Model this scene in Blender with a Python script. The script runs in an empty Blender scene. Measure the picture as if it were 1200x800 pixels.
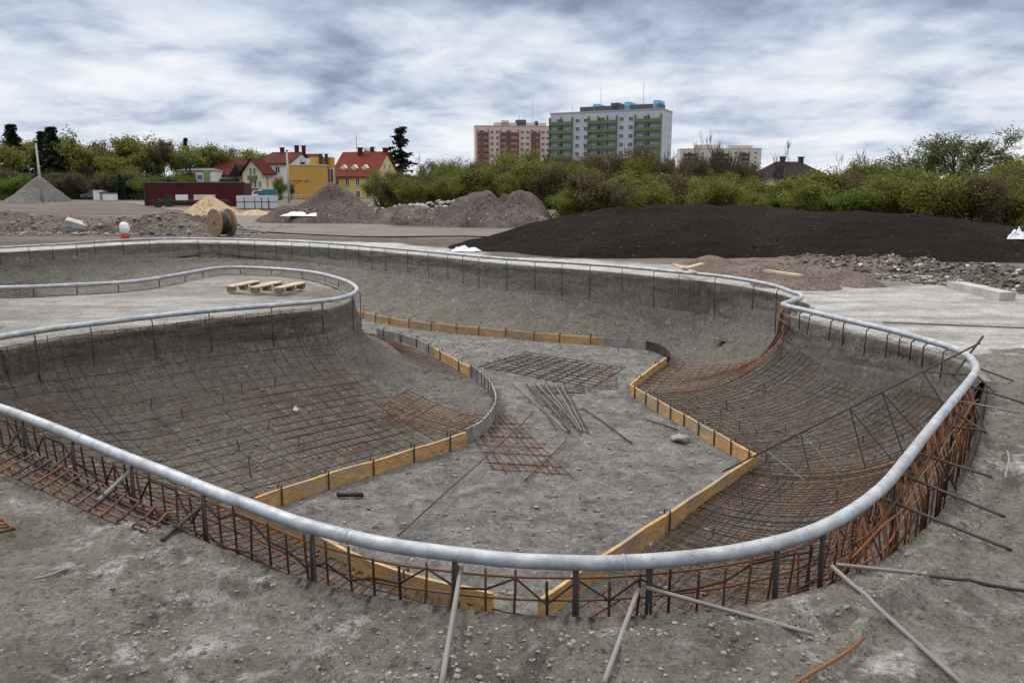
import bpy, bmesh, math, random
import numpy as np
from mathutils import Vector, Matrix
random.seed(7); np.random.seed(7)
S = bpy.context.scene; C = S.collection
R = math.radians

# ------------------------------------------------------------------ camera, sky, sun, exposure
F = 920.0; HZ = 223.0; CZ = 1.45                    # focal length and horizon row (1200 px wide photo), eye height
PITCH = math.atan((400 - HZ) / F)
cam = bpy.data.cameras.new('camera'); co = bpy.data.objects.new('camera', cam); C.objects.link(co)
co.location = (0, 0, CZ); co.rotation_euler = (R(90) - PITCH, 0, 0)
cam.sensor_width = 36; cam.lens = F / 1200 * 36; cam.clip_start = 0.05; cam.clip_end = 6000
S.camera = co
SUN_EL, SUN_AZ = R(48), R(-55)                      # azimuth measured from +Y towards +X
w = bpy.data.worlds.new('World'); S.world = w; w.use_nodes = True
nt = w.node_tree; nt.nodes.clear(); N = nt.nodes; L = nt.links
def nd(nodes, t, **kw):
    n = nodes.new(t)
    for k, v in kw.items(): setattr(n, k, v)
    return n
out = nd(N, 'ShaderNodeOutputWorld'); bg = nd(N, 'ShaderNodeBackground'); bg.inputs[1].default_value = 0.1
sky = nd(N, 'ShaderNodeTexSky', sky_type='NISHITA', sun_disc=False, sun_elevation=SUN_EL, sun_rotation=SUN_AZ)
sky.air_density = 1.0; sky.dust_density = 1.0
geo = nd(N, 'ShaderNodeTexCoord'); sep = nd(N, 'ShaderNodeSeparateXYZ'); L.new(geo.outputs['Generated'], sep.inputs[0])
def M(op, a, b=None, nodes=N, links=L, clamp=False):
    n = nodes.new('ShaderNodeMath'); n.operation = op; n.use_clamp = clamp
    for i, v in enumerate((a, b)):
        if v is None: continue
        if isinstance(v, (int, float)): n.inputs[i].default_value = v
        else: links.new(v, n.inputs[i])
    return n.outputs[0]
zc = M('ADD', M('MAXIMUM', sep.outputs[2], 0.0), 0.20)
cx_, cy_ = M('DIVIDE', sep.outputs[0], zc), M('DIVIDE', sep.outputs[1], zc)
comb = nd(N, 'ShaderNodeCombineXYZ'); L.new(cx_, comb.inputs[0]); L.new(cy_, comb.inputs[1])
def wnoise(scale, detail, rough, off, dist=0.0, sx=1, sy=1):
    mp = nd(N, 'ShaderNodeMapping'); mp.inputs['Location'].default_value = off; mp.inputs['Scale'].default_value = (sx, sy, 1)
    L.new(comb.outputs[0], mp.inputs[0])
    n = nd(N, 'ShaderNodeTexNoise'); n.inputs['Scale'].default_value = scale; n.inputs['Detail'].default_value = detail
    n.inputs['Roughness'].default_value = rough; n.inputs['Distortion'].default_value = dist
    L.new(mp.outputs[0], n.inputs['Vector']); return n.outputs[0]
big = wnoise(0.75, 4, 0.5, (3.2, 9.4, 0), 0.2)
mid = wnoise(2.3, 7, 0.54, (5.2, 3.1, 0), 0.25)
fine = wnoise(7.5, 6, 0.6, (1.7, 7.3, 0), 0.2)
v = M('ADD', M('MULTIPLY', big, 0.56), M('ADD', M('MULTIPLY', mid, 0.54), M('MULTIPLY', fine, 0.15)))
# the sky is brighter low over the horizon, darker overhead (thicker cloud seen from below)
v = M('SUBTRACT', v, M('MULTIPLY', M('SUBTRACT', M('MINIMUM', sep.outputs[2], 0.3), 0.165), 0.85))
rp = nd(N, 'ShaderNodeValToRGB'); L.new(v, rp.inputs[0])
cr = rp.color_ramp; cr.interpolation = 'LINEAR'
cols = [(0.44, (0.19, 0.235, 0.34)), (0.53, (0.30, 0.365, 0.50)), (0.60, (0.48, 0.555, 0.69)), (0.67, (0.70, 0.76, 0.86)), (0.76, (0.90, 0.92, 0.96))]
while len(cr.elements) < len(cols): cr.elements.new(0.5)
for e, (p, c) in zip(cr.elements, cols): e.position = p; e.color = (*c, 1)
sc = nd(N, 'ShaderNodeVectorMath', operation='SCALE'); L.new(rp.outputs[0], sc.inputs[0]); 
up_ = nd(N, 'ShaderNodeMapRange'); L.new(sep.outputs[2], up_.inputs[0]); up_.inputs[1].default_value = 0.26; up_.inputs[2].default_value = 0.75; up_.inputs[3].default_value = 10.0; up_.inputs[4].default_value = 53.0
up_.interpolation_type = 'SMOOTHSTEP'; L.new(up_.outputs[0], sc.inputs['Scale'])   # overcast: brighter towards the zenith, boosted out of view to light the ground
gap = wnoise(0.8, 5, 0.5, (11.2, 2.1, 0), 0.3)
gr = nd(N, 'ShaderNodeMapRange'); L.new(gap, gr.inputs[0]); gr.inputs[1].default_value = 0.60; gr.inputs[2].default_value = 0.72; gr.inputs[4].default_value = 0.55
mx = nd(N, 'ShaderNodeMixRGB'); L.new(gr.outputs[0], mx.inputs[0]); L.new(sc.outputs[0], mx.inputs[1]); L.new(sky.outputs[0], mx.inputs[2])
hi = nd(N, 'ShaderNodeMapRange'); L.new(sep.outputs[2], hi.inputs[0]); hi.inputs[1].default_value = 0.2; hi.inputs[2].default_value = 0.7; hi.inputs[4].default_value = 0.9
wm = nd(N, 'ShaderNodeMixRGB'); wm.blend_type = 'MULTIPLY'; L.new(hi.outputs[0], wm.inputs[0]); L.new(mx.outputs[0], wm.inputs[1]); wm.inputs[2].default_value = (1.24, 1.0, 0.70, 1)   # warm tint added to the sky overhead, out of view, to warm the ground
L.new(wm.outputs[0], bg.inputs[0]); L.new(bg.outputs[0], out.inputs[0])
sl = bpy.data.lights.new('sun', 'SUN'); sl.energy = 2.5; sl.angle = R(11); sl.color = (1, 0.965, 0.91)
so = bpy.data.objects.new('sun', sl); C.objects.link(so)
sd_ = Vector((math.sin(SUN_AZ) * math.cos(SUN_EL), math.cos(SUN_AZ) * math.cos(SUN_EL), math.sin(SUN_EL)))
so.rotation_euler = sd_.to_track_quat('Z', 'Y').to_euler()
S.render.engine = 'CYCLES'
S.view_settings.view_transform = 'Standard'; S.view_settings.look = 'None'; S.view_settings.gamma = 1; S.view_settings.exposure = 0.0
S.view_settings.use_curve_mapping = False

# ------------------------------------------------------------------ helpers
def ray(px, py):
    dx = (px - 600) / F; dv = (400 - py) / F
    return dx, math.cos(PITCH) + dv * math.sin(PITCH), -math.sin(PITCH) + dv * math.cos(PITCH)
def P(px, py, z):                                    # where a sight line meets height z
    a, b, c = ray(px, py); t = (z - CZ) / c
    return (a * t, b * t, z)
def Y(px, py, y):                                    # where a sight line meets distance y
    a, b, c = ray(px, py); t = y / b
    return (a * t, y, CZ + c * t)

def vnoise(x, y, seed=0):
    xi = np.floor(x).astype(np.int64); yi = np.floor(y).astype(np.int64); xf = x - xi; yf = y - yi
    def h(a, b):
        n = (a * 374761393 + b * 668265263 + seed * 974711) & 0x7fffffff
        n = ((n ^ (n >> 13)) * 1274126177) & 0x7fffffff
        n = ((n ^ (n >> 16)) * 2246822519) & 0x7fffffff
        return (n & 0xffff) / 65535.0
    u = xf * xf * (3 - 2 * xf); v_ = yf * yf * (3 - 2 * yf)
    return (h(xi, yi) * (1 - u) + h(xi + 1, yi) * u) * (1 - v_) + (h(xi, yi + 1) * (1 - u) + h(xi + 1, yi + 1) * u) * v_
def fbm(x, y, f, octs=4, seed=0, gain=0.5):          # about -1..1
    s = 0; a = 1; t = 0
    for o in range(octs):
        c, sn = math.cos(o * 1.1), math.sin(o * 1.1)
        s = s + a * (vnoise((x * c - y * sn) * f + 17.3 * o, (x * sn + y * c) * f + 5.1 * o, seed + o) * 2 - 1); t += a; a *= gain; f *= 2.03
    return s / t * 1.4

class MB:
    def __init__(s): s.v = []; s.f = []; s.n = 0
    def add(s, vs, fs):
        s.v.extend([tuple(p) for p in vs]); s.f.extend([tuple(i + s.n for i in f) for f in fs]); s.n += len(vs)
    def box(s, c, d, rz=0, rx=0, ry=0):
        m = Matrix.Rotation(rz, 3, 'Z') @ Matrix.Rotation(ry, 3, 'Y') @ Matrix.Rotation(rx, 3, 'X')
        vs = [Vector(c) + m @ Vector((a * d[0] / 2, b * d[1] / 2, e * d[2] / 2)) for a in (-1, 1) for b in (-1, 1) for e in (-1, 1)]
        s.add(vs, [(0, 1, 3, 2), (4, 6, 7, 5), (0, 4, 5, 1), (2, 3, 7, 6), (0, 2, 6, 4), (1, 5, 7, 3)])
    def span(s, a, b, wd, ht):                       # bar of rectangular section from a to b (bottom centre line)
        a = Vector(a); b = Vector(b); d = (b - a).normalized(); sd = Vector((-d.y, d.x, 0)).normalized() * wd / 2; up = Vector((0, 0, ht))
        vs = [a - sd, a + sd, a + sd + up, a - sd + up, b - sd, b + sd, b + sd + up, b - sd + up]
        s.add(vs, [(0, 1, 2, 3), (7, 6, 5, 4), (0, 4, 5, 1), (1, 5, 6, 2), (2, 6, 7, 3), (3, 7, 4, 0)])
    def tube(s, pts, r, k=6, closed=False, cap=True):
        pts = [Vector(p) for p in pts]; n = len(pts); vs = []; fs = []
        rr = r if hasattr(r, '__len__') else [r] * n
        up = None
        for i, p in enumerate(pts):
            if closed: t = pts[(i + 1) % n] - pts[i - 1]
            else: t = pts[min(i + 1, n - 1)] - pts[max(i - 1, 0)]
            if t.length < 1e-9: t = Vector((0, 0, 1))
            t.normalize()
            if up is None: up = Vector((0, 0, 1)) if abs(t.z) < 0.9 else Vector((1, 0, 0))
            a = t.cross(up)
            if a.length < 1e-6: a = t.orthogonal()
            a.normalize(); b = a.cross(t); up = b if not closed else Vector((0, 0, 1))
            for j in range(k):
                q = 2 * math.pi * j / k
                vs.append(p + (a * math.cos(q) + b * math.sin(q)) * rr[i])
        m = n if closed else n - 1
        for i in range(m):
            for j in range(k):
                a0 = i * k + j; a1 = i * k + (j + 1) % k; i2 = (i + 1) % n
                fs.append((a0, i2 * k + j, i2 * k + (j + 1) % k, a1))
        if cap and not closed:
            fs.append(tuple(range(k))); fs.append(tuple((n - 1) * k + j for j in reversed(range(k))))
        s.add(vs, fs)
    def prism(s, poly, z0, z1):
        n = len(poly); vs = [(p[0], p[1], z0) for p in poly] + [(p[0], p[1], z1) for p in poly]
        s.add(vs, [tuple(reversed(range(n))), tuple(range(n, 2 * n))] + [(i, (i + 1) % n, n + (i + 1) % n, n + i) for i in range(n)])
    def quad(s, a, b, c, d): s.add([a, b, c, d], [(0, 1, 2, 3)])
    def rock(s, c, r, seed=0, flat=0.7, sub=1):
        rnd = random.Random(seed)
        vs, fs = ICO[sub]
        sx, sy, sz = rnd.uniform(.7, 1.3), rnd.uniform(.7, 1.3), rnd.uniform(.6, 1) * flat
        a = rnd.uniform(0, 6.28); ca, sa = math.cos(a), math.sin(a); o = []
        for q in vs:
            k = r * rnd.uniform(.62, 1.2); x, y, z = q[0] * sx * k, q[1] * sy * k, q[2] * sz * k
            o.append((c[0] + x * ca - y * sa, c[1] + x * sa + y * ca, c[2] + z))
        s.add(o, fs)
    def mesh(s, name, mat, smooth=False):
        me = bpy.data.meshes.new(name); me.from_pydata(s.v, [], s.f); me.materials.append(mat)
        if smooth: me.shade_smooth()
        me.update(); return me
    def build(s, name, mat, parent=None, smooth=False):
        o = bpy.data.objects.new(name, s.mesh(name, mat, smooth)); C.objects.link(o)
        if parent: o.parent = parent
        return o
ICO = {}
for sub in (1, 2):
    bm = bmesh.new(); bmesh.ops.create_icosphere(bm, subdivisions=sub, radius=1)
    ICO[sub] = ([tuple(x.co) for x in bm.verts], [tuple(x.index for x in f.verts) for f in bm.faces]); bm.free()

def tag(o, label=None, cat=None, group=None, kind=None):
    if label: o['label'] = label
    if cat: o['category'] = cat
    if group: o['group'] = group
    if kind: o['kind'] = kind
    return o
def empty(name, loc, rz=0, label=None, cat=None, group=None):
    o = bpy.data.objects.new(name, None); C.objects.link(o); o.location = loc; o.rotation_euler = (0, 0, rz); o.empty_display_size = .2
    return tag(o, label, cat, group)
def link(name, me, parent=None, loc=(0, 0, 0), rz=0, sc=None):
    o = bpy.data.objects.new(name, me); C.objects.link(o); o.location = loc; o.rotation_euler = (0, 0, rz)
    if sc: o.scale = sc
    if parent: o.parent = parent
    return o
def copy_tree(o, parent=None):
    c = o.copy(); C.objects.link(c); c.parent = parent
    for ch in list(o.children): copy_tree(ch, c)
    return c
ORD = ['first', 'second', 'third', 'fourth', 'fifth', 'sixth', 'seventh', 'eighth', 'ninth', 'tenth', 'eleventh', 'twelfth', 'thirteenth', 'fourteenth',
       'fifteenth', 'sixteenth', 'seventeenth', 'eighteenth', 'nineteenth', 'twentieth', 'twenty-first', 'twenty-second', 'twenty-third', 'twenty-fourth',
       'twenty-fifth', 'twenty-sixth', 'twenty-seventh', 'twenty-eighth', 'twenty-ninth', 'thirtieth'] 
def smooth_line(pts, closed=False, per=6):
    pts = [np.array(p, float) for p in pts]; n = len(pts); o = []
    for i in range(n if closed else n - 1):
        p1, p2 = pts[i], pts[(i + 1) % n]
        p0 = pts[i - 1] if (closed or i > 0) else p1
        p3 = pts[(i + 2) % n] if (closed or i + 2 < n) else p2
        for j in range(per):
            t = j / per
            o.append(0.5 * ((2 * p1) + (-p0 + p2) * t + (2 * p0 - 5 * p1 + 4 * p2 - p3) * t * t + (-p0 + 3 * p1 - 3 * p2 + p3) * t ** 3))
    if not closed: o.append(pts[-1])
    return np.array(o)
def resample(pts, n=None, step=None, closed=False):
    pts = np.asarray(pts, float)
    if closed: pts = np.vstack([pts, pts[:1]])
    d = np.r_[0, np.cumsum(np.linalg.norm(np.diff(pts, axis=0), axis=1))]
    if n is None: n = max(2, int(round(d[-1] / step)) + 1)
    q = np.linspace(0, d[-1], n)
    r = np.stack([np.interp(q, d, pts[:, k]) for k in range(pts.shape[1])], 1)
    return r[:-1] if closed else r

# ------------------------------------------------------------------ materials
def newmat(name):
    m = bpy.data.materials.new(name); m.use_nodes = True
    b = m.node_tree.nodes['Principled BSDF']; return m, m.node_tree.nodes, m.node_tree.links, b
def texc(n, l, kind='Object', scale=1.0):
    t = n.new('ShaderNodeTexCoord'); mp = n.new('ShaderNodeMapping'); l.new(t.outputs[kind], mp.inputs[0])
    s = scale if hasattr(scale, '__len__') else (scale,) * 3
    mp.inputs['Scale'].default_value = s; return mp.outputs[0]
def noise(n, l, vec, scale, detail=5, rough=0.6, dist=0):
    t = n.new('ShaderNodeTexNoise'); l.new(vec, t.inputs['Vector']); t.inputs['Scale'].default_value = scale
    t.inputs['Detail'].default_value = detail; t.inputs['Roughness'].default_value = rough; t.inputs['Distortion'].default_value = dist
    return t.outputs[0]
def ramp(n, l, fac, stops):
    r = n.new('ShaderNodeValToRGB'); l.new(fac, r.inputs[0]); e = r.color_ramp.elements
    while len(e) < len(stops): e.new(0.5)
    for a, (p, c) in zip(e, stops):
        a.position = p; a.color = (*c, 1) if len(c) == 3 else c
    return r.outputs[0]
def mix(n, l, fac, a, b, mode='MIX'):
    m = n.new('ShaderNodeMixRGB'); m.blend_type = mode
    for i, v in enumerate((fac, a, b)):
        if isinstance(v, (int, float)): m.inputs[i].default_value = v
        elif isinstance(v, tuple): m.inputs[i].default_value = (*v, 1)
        else: l.new(v, m.inputs[i])
    return m.outputs[0]
def bump(n, l, b, h, strength=0.5, dist=0.01, prev=None):
    u = n.new('ShaderNodeBump'); l.new(h, u.inputs['Height']); u.inputs['Strength'].default_value = strength; u.inputs['Distance'].default_value = dist
    if prev is not None: l.new(prev, u.inputs['Normal'])
    if b is not None: l.new(u.outputs[0], b.inputs['Normal'])
    return u.outputs[0]
def simple(name, c0, c1=None, scale=4, rough=0.8, metal=0, bs=0.3, bd=0.01, detail=6, stops=None, bscale=None, spec=0.3, vscale=1.0):
    m, n, l, b = newmat(name); c1 = c1 or tuple(x * .7 for x in c0)
    v = texc(n, l, 'Object', vscale)
    f = noise(n, l, v, scale, detail)
    l.new(ramp(n, l, f, stops or [(0.35, c1), (0.65, c0)]), b.inputs['Base Color'])
    b.inputs['Roughness'].default_value = rough; b.inputs['Metallic'].default_value = metal; b.inputs['Specular IOR Level'].default_value = spec
    if bs: bump(n, l, b, noise(n, l, v, bscale or scale * 3, 6), bs, bd)
    return m
def soil(name, c0, c1, c2, big=0.4, speck=None, bd=0.05, rough=0.95, small=30, bstr=0.8):
    m, n, l, b = newmat(name); v = texc(n, l)
    col = ramp(n, l, noise(n, l, v, big, 7, .62), [(0.32, c0), (0.5, c1), (0.68, c2)])
    sp = noise(n, l, v, small, 4, .7)
    col = mix(n, l, ramp(n, l, sp, [(0.38, (1, 1, 1)), (0.5, (0, 0, 0))]), col, tuple(x * .55 for x in c0))
    if speck:
        vo = n.new('ShaderNodeTexVoronoi'); l.new(v, vo.inputs['Vector']); vo.inputs['Scale'].default_value = small * .35
        msk = ramp(n, l, vo.outputs['Distance'], [(0.10, (1, 1, 1)), (0.16, (0, 0, 0))])
        rn = ramp(n, l, vo.outputs['Color'], [(0.62, (0, 0, 0)), (0.66, (1, 1, 1))])
        col = mix(n, l, mix(n, l, 1.0, msk, rn, 'MULTIPLY'), col, speck)
    l.new(col, b.inputs['Base Color']); b.inputs['Roughness'].default_value = rough; b.inputs['Specular IOR Level'].default_value = 0.05
    h = mix(n, l, 0.5, noise(n, l, v, small * .25, 8, .7), noise(n, l, v, small, 6, .7))
    bump(n, l, b, h, bstr, bd); return m

# ground: one sheet, its kinds of surface told apart by the 'zone' attribute (r slab concrete, g bowl earth, b brown site earth, a bowl floor)
def ground_mat():
    m, n, l, b = newmat('ground'); v = texc(n, l)
    at = n.new('ShaderNodeAttribute'); at.attribute_name = 'zone'; sp = n.new('ShaderNodeSeparateColor'); l.new(at.outputs['Color'], sp.inputs[0])
    n1 = noise(n, l, v, 0.55, 8, .6, .6); n2 = noise(n, l, v, 2.6, 8, .65, .3); n3 = noise(n, l, v, 16, 10, .82); n4 = noise(n, l, v, 65, 6, .75); n6 = noise(n, l, v, 190, 4, .7); n7 = noise(n, l, v, 30, 7, .75, .3); n5 = noise(n, l, v, 5.5, 9, .72, .4)
    base = ramp(n, l, n2, [(0.33, (.135, .121, .102)), (0.47, (.215, .197, .170)), (0.60, (.270, .250, .222)), (0.72, (.32, .30, .275))])
    base = mix(n, l, ramp(n, l, n1, [(0.42, (0, 0, 0)), (0.60, (.55, .55, .55))]), base, (.135, .118, .098))
    patch = mix(n, l, 1.0, ramp(n, l, n5, [(0.52, (0, 0, 0)), (0.60, (1, 1, 1))]), ramp(n, l, noise(n, l, v, 1.1, 4, .6), [(0.46, (0, 0, 0)), (0.62, (.8, .8, .8))]), 'MULTIPLY')
    base = mix(n, l, patch, base, (.54, .53, .515))
    slab = ramp(n, l, n2, [(0.30, (.34, .325, .305)), (0.48, (.50, .485, .465)), (0.66, (.62, .61, .59))])
    slab = mix(n, l, ramp(n, l, noise(n, l, texc(n, l, 'Object', (.35, 2.2, 1)), 1.3, 7, .6, .5), [(0.42, (.6, .6, .6)), (0.54, (0, 0, 0))]), slab, (.30, .27, .24))
    bowl = ramp(n, l, n3, [(0.34, (.100, .092, .080)), (0.50, (.178, .166, .148)), (0.66, (.255, .241, .220))])
    bowl = mix(n, l, ramp(n, l, n2, [(0.40, (.65, .65, .65)), (0.54, (0, 0, 0))]), bowl, (.145, .127, .107))
    bowl = mix(n, l, ramp(n, l, n5, [(0.58, (0, 0, 0)), (0.66, (.8, .8, .8))]), bowl, (.30, .285, .265))
    bowl = mix(n, l, ramp(n, l, noise(n, l, texc(n, l, 'Object', (1, 1, 4)), 2.2, 8, .7, .8), [(0.36, (.8, .8, .8)), (0.46, (0, 0, 0))]), bowl, (.105, .090, .073))
    flo = ramp(n, l, n5, [(0.32, (.085, .08, .074)), (0.46, (.19, .183, .175)), (0.60, (.275, .268, .262)), (.75, (.37, .365, .36))])
    flo = mix(n, l, ramp(n, l, n2, [(0.36, (.6, .6, .6)), (0.50, (0, 0, 0))]), flo, (.13, .12, .11))
    flo = mix(n, l, ramp(n, l, n3, [(0.34, (.8, .8, .8)), (0.42, (0, 0, 0))]), flo, (.10, .092, .085))
    brown = ramp(n, l, n2, [(0.30, (.075, .057, .046)), (0.50, (.112, .088, .073)), (0.70, (.155, .130, .11))])
    brown = mix(n, l, ramp(n, l, noise(n, l, texc(n, l, 'Object', (.12, .5, 1)), 1.0, 6, .6, .6), [(0.50, (0, 0, 0)), (0.62, (.7, .7, .7))]), brown, (.20, .17, .14))
    col = mix(n, l, sp.outputs[2], base, brown); col = mix(n, l, sp.outputs[0], col, slab); col = mix(n, l, sp.outputs[1], col, bowl)
    col = mix(n, l, at.outputs['Alpha'], col, flo)
    speck = ramp(n, l, n4, [(0.35, (.42, .41, .40)), (0.46, (1, 1, 1)), (.56, (1, 1, 1)), (.66, (1.45, 1.45, 1.43))])
    col = mix(n, l, .9, col, speck, 'MULTIPLY')
    col = mix(n, l, .85, col, ramp(n, l, n7, [(0.36, (.36, .35, .34)), (0.46, (.95, .95, .95)), (.56, (1, 1, 1)), (.66, (1.5, 1.5, 1.47))]), 'MULTIPLY')
    col = mix(n, l, .7, col, ramp(n, l, n6, [(0.35, (.6, .6, .6)), (0.5, (1, 1, 1)), (.68, (1.3, 1.3, 1.3))]), 'MULTIPLY')
    l.new(col, b.inputs['Base Color']); b.inputs['Roughness'].default_value = .93; b.inputs['Specular IOR Level'].default_value = .18
    h1 = bump(n, l, None, n3, .6, .045); h2 = bump(n, l, None, n7, .9, .040, h1); h2 = bump(n, l, None, n4, .9, .018, h2)
    vo = n.new('ShaderNodeTexVoronoi'); l.new(v, vo.inputs['Vector']); vo.inputs['Scale'].default_value = 42
    bump(n, l, b, ramp(n, l, vo.outputs['Distance'], [(0.0, (1, 1, 1)), (0.5, (0, 0, 0))]), .35, .008, h2)
    return m
MT = {}
MT['ground'] = ground_mat()
def island(name, stops):
    m, n, l, b = newmat(name); g_ = n.new('ShaderNodeNewGeometry'); l.new(ramp(n, l, g_.outputs['Random Per Island'], stops), b.inputs['Base Color'])
    b.inputs['Roughness'].default_value = .9; b.inputs['Specular IOR Level'].default_value = .15; bump(n, l, b, noise(n, l, texc(n, l), 60, 5, .7), .5, .006); return m
MT['pebble'] = island('pebble', [(0, (.09, .08, .07)), (.4, (.18, .165, .145)), (.9, (.23, .215, .19)), (1, (.28, .265, .24))])
MT['rubble_stone'] = island('rubble_stone', [(0, (.05, .042, .035)), (.5, (.12, .105, .09)), (.85, (.22, .20, .18)), (1, (.48, .46, .43))])
MT['pale_pebble'] = simple('pale_pebble', (.42, .41, .39), (.24, .23, .22), 5, bs=.4, bd=.01, bscale=20)
def pipe_mat():
    m, n, l, b = newmat('galvanised_pipe'); v = texc(n, l)
    c = ramp(n, l, noise(n, l, v, 9, 7, .65), [(0.30, (.20, .215, .24)), (0.50, (.33, .35, .38)), (0.70, (.45, .47, .50))])
    c = mix(n, l, ramp(n, l, noise(n, l, v, 3.1, 8, .7, .5), [(0.52, (0, 0, 0)), (0.66, (.75, .75, .75))]), c, (.27, .245, .215))
    c = mix(n, l, ramp(n, l, noise(n, l, v, 28, 6, .7), [(0.60, (0, 0, 0)), (0.68, (.8, .8, .8))]), c, (.18, .15, .125))
    l.new(c, b.inputs['Base Color']); b.inputs['Metallic'].default_value = .35
    l.new(ramp(n, l, noise(n, l, v, 25, 5, .6), [(0.3, (.52, .52, .52)), (0.7, (.78, .78, .78))]), b.inputs['Roughness'])
    bump(n, l, b, noise(n, l, v, 70, 5, .6), .15, .002); return m
MT['pipe'] = pipe_mat()
def rust_mat(name, a, bcol, c3):
    m, n, l, b = newmat(name); v = texc(n, l)
    g_ = n.new('ShaderNodeNewGeometry'); c = ramp(n, l, mix(n, l, .5, noise(n, l, v, 2.4, 6, .6), g_.outputs['Random Per Island']), [(0.30, a), (0.5, bcol), (0.74, c3)])
    wv = n.new('ShaderNodeTexNoise'); l.new(v, wv.inputs['Vector']); wv.inputs['Scale'].default_value = 90
    l.new(c, b.inputs['Base Color']); b.inputs['Roughness'].default_value = .85; b.inputs['Metallic'].default_value = .0; b.inputs['Specular IOR Level'].default_value = .25
    bump(n, l, b, wv.outputs[0], .6, .003); return m
MT['rust'] = rust_mat('rusty_rebar', (.032, .023, .018), (.080, .042, .027), (.15, .066, .033))
MT['rust_bright'] = rust_mat('bright_rust_rebar', (.060, .030, .018), (.150, .062, .029), (.25, .105, .045))
MT['dark_bar'] = rust_mat('dark_rebar', (.022, .021, .021), (.045, .040, .037), (.085, .066, .052))
MT['grey_bar'] = rust_mat('dusty_grey_rebar', (.11, .105, .10), (.17, .16, .15), (.24, .225, .21))
def wood_mat(name, c0, c1, c2):
    m, n, l, b = newmat(name); v = texc(n, l, 'Object', (1, 1, 3))
    f = noise(n, l, v, 7, 8, .7, 1.2); c = ramp(n, l, f, [(0.30, c0), (0.5, c1), (0.68, c2)])
    c = mix(n, l, ramp(n, l, noise(n, l, v, 1.6, 5, .6), [(0.50, (0, 0, 0)), (0.64, (.85, .85, .85))]), c, (.23, .195, .155))
    l.new(c, b.inputs['Base Color']); b.inputs['Roughness'].default_value = .75; b.inputs['Specular IOR Level'].default_value = .25
    bump(n, l, b, f, .3, .003); return m
MT['board'] = wood_mat('formwork_wood', (.20, .125, .060), (.40, .245, .105), (.54, .36, .18))
MT['plank'] = wood_mat('pale_plank', (.25, .20, .14), (.42, .34, .24), (.52, .44, .33))
MT['drum_wood'] = wood_mat('drum_wood', (.10, .065, .035), (.22, .145, .08), (.34, .24, .14))
MT['grey_ply'] = simple('cement_smeared_ply', (.27, .26, .25), (.11, .105, .10), 5, bs=.4, bd=.006)
MT['black_ply'] = simple('black_ply', (.045, .042, .042), (.02, .02, .02), 6)
MT['black'] = simple('black_rubber', (.03, .03, .032), (.015, .015, .016), 5, rough=.6)
MT['white_cloth'] = simple('white_sheeting', (.75, .76, .78), (.55, .56, .58), 4, rough=.6, bs=.2)
MT['blue_cloth'] = simple('violet_sheeting', (.12, .11, .36), (.07, .06, .22), 4, rough=.6)
MT['orange'] = simple('orange_plastic', (.62, .13, .05), (.42, .09, .04), 5, rough=.5)
MT['dark_soil'] = soil('dark_soil', (.0080, .0058, .0046), (.0128, .0094, .0077), (.0205, .0152, .0125), .25, speck=(.06, .055, .05), small=14, bd=.05)
MT['mauve_soil'] = soil('mauve_soil', (.080, .062, .057), (.115, .092, .085), (.155, .125, .115), .6, speck=(.30, .28, .26), small=9, bd=.12)
MT['spoil'] = soil('spoil_earth', (.095, .070, .058), (.145, .112, .095), (.20, .16, .14), .9, speck=(.30, .28, .26), small=22, bd=.06)
MT['grey_gravel'] = soil('grey_gravel', (.105, .098, .09), (.145, .136, .125), (.185, .174, .16), .35, small=5, bd=.10)
MT['sand'] = soil('yellow_sand', (.30, .215, .135), (.40, .295, .19), (.47, .36, .245), .5, small=7, bd=.05, bstr=.4)
MT['rubble'] = soil('rubble_earth', (.085, .068, .056), (.135, .112, .095), (.195, .168, .145), .8, speck=(.36, .34, .32), small=10, bd=.12)
MT['concrete'] = simple('pale_concrete', (.42, .41, .39), (.26, .25, .235), 3, bs=.4)
MT['road'] = simple('dirt_road', (.150, .120, .101), (.102, .080, .067), .6, bs=.5, bd=.03, bscale=6)

# ------------------------------------------------------------------ plan of the bowl (metres)
RIM_PX = [(60,287),(120,283),(160,281),(200,280),(260,280.5),(320,282),(380,284.5),(440,289),(500,294),(560,300),(620,305),(680,309),(740,314),(790,319),(840,324),(880,330),(908,336)]
rimA = [P(a, b, .12)[:2] for a, b in RIM_PX]
hook = [(3.70, 10.32), (3.72, 10.05), (3.60, 9.72), (3.36, 9.42), (3.20, 9.20), (3.22, 9.02)]
RIM_PX2 = [(940,363),(970,370),(1010,379),(1050,388),(1090,399),(1120,408),(1138,419),(1144,431),(1138,442),(1125,458),(1100,488),(1080,513),(1055,545),(1035,568),(1005,592),(975,610),(940,625),(900,636),(850,646),(800,652),(750,656),(700,658),(650,657),(600,655),(550,650),(500,644),(450,637),(400,626),(350,613),(300,595),(250,577),(200,557),(150,538),(100,518),(50,498),(0,480)]
rimB = [P(a, b, .12)[:2] for a, b in RIM_PX2]
capN = [(-3.75, 5.05), (-4.3, 5.5), (-4.75, 6.0), (-4.92, 6.5)]
PEN_PX = [(0,396),(60,386),(130,377),(200,368.5),(270,361.5),(340,355.5),(385,351),(408,346),(418,339),(414,333),(400,326.5),(370,319),(330,315),(280,313),(250,314.5),(220,320),(160,330),(80,335),(0,338)]
rimC = [P(a, b, .12)[:2] for a, b in PEN_PX]
capF = [(-8.6, 10.75), (-10.6, 11.0), (-12.4, 12.3), (-13.4, 14.4), (-13.3, 16.6), (-12.5, 18.2)]
RIM = resample(smooth_line(rimA + hook + rimB + capN + rimC + capF, closed=True, per=6), step=0.09, closed=True)
FZ = -1.15                                           # floor level
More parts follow.
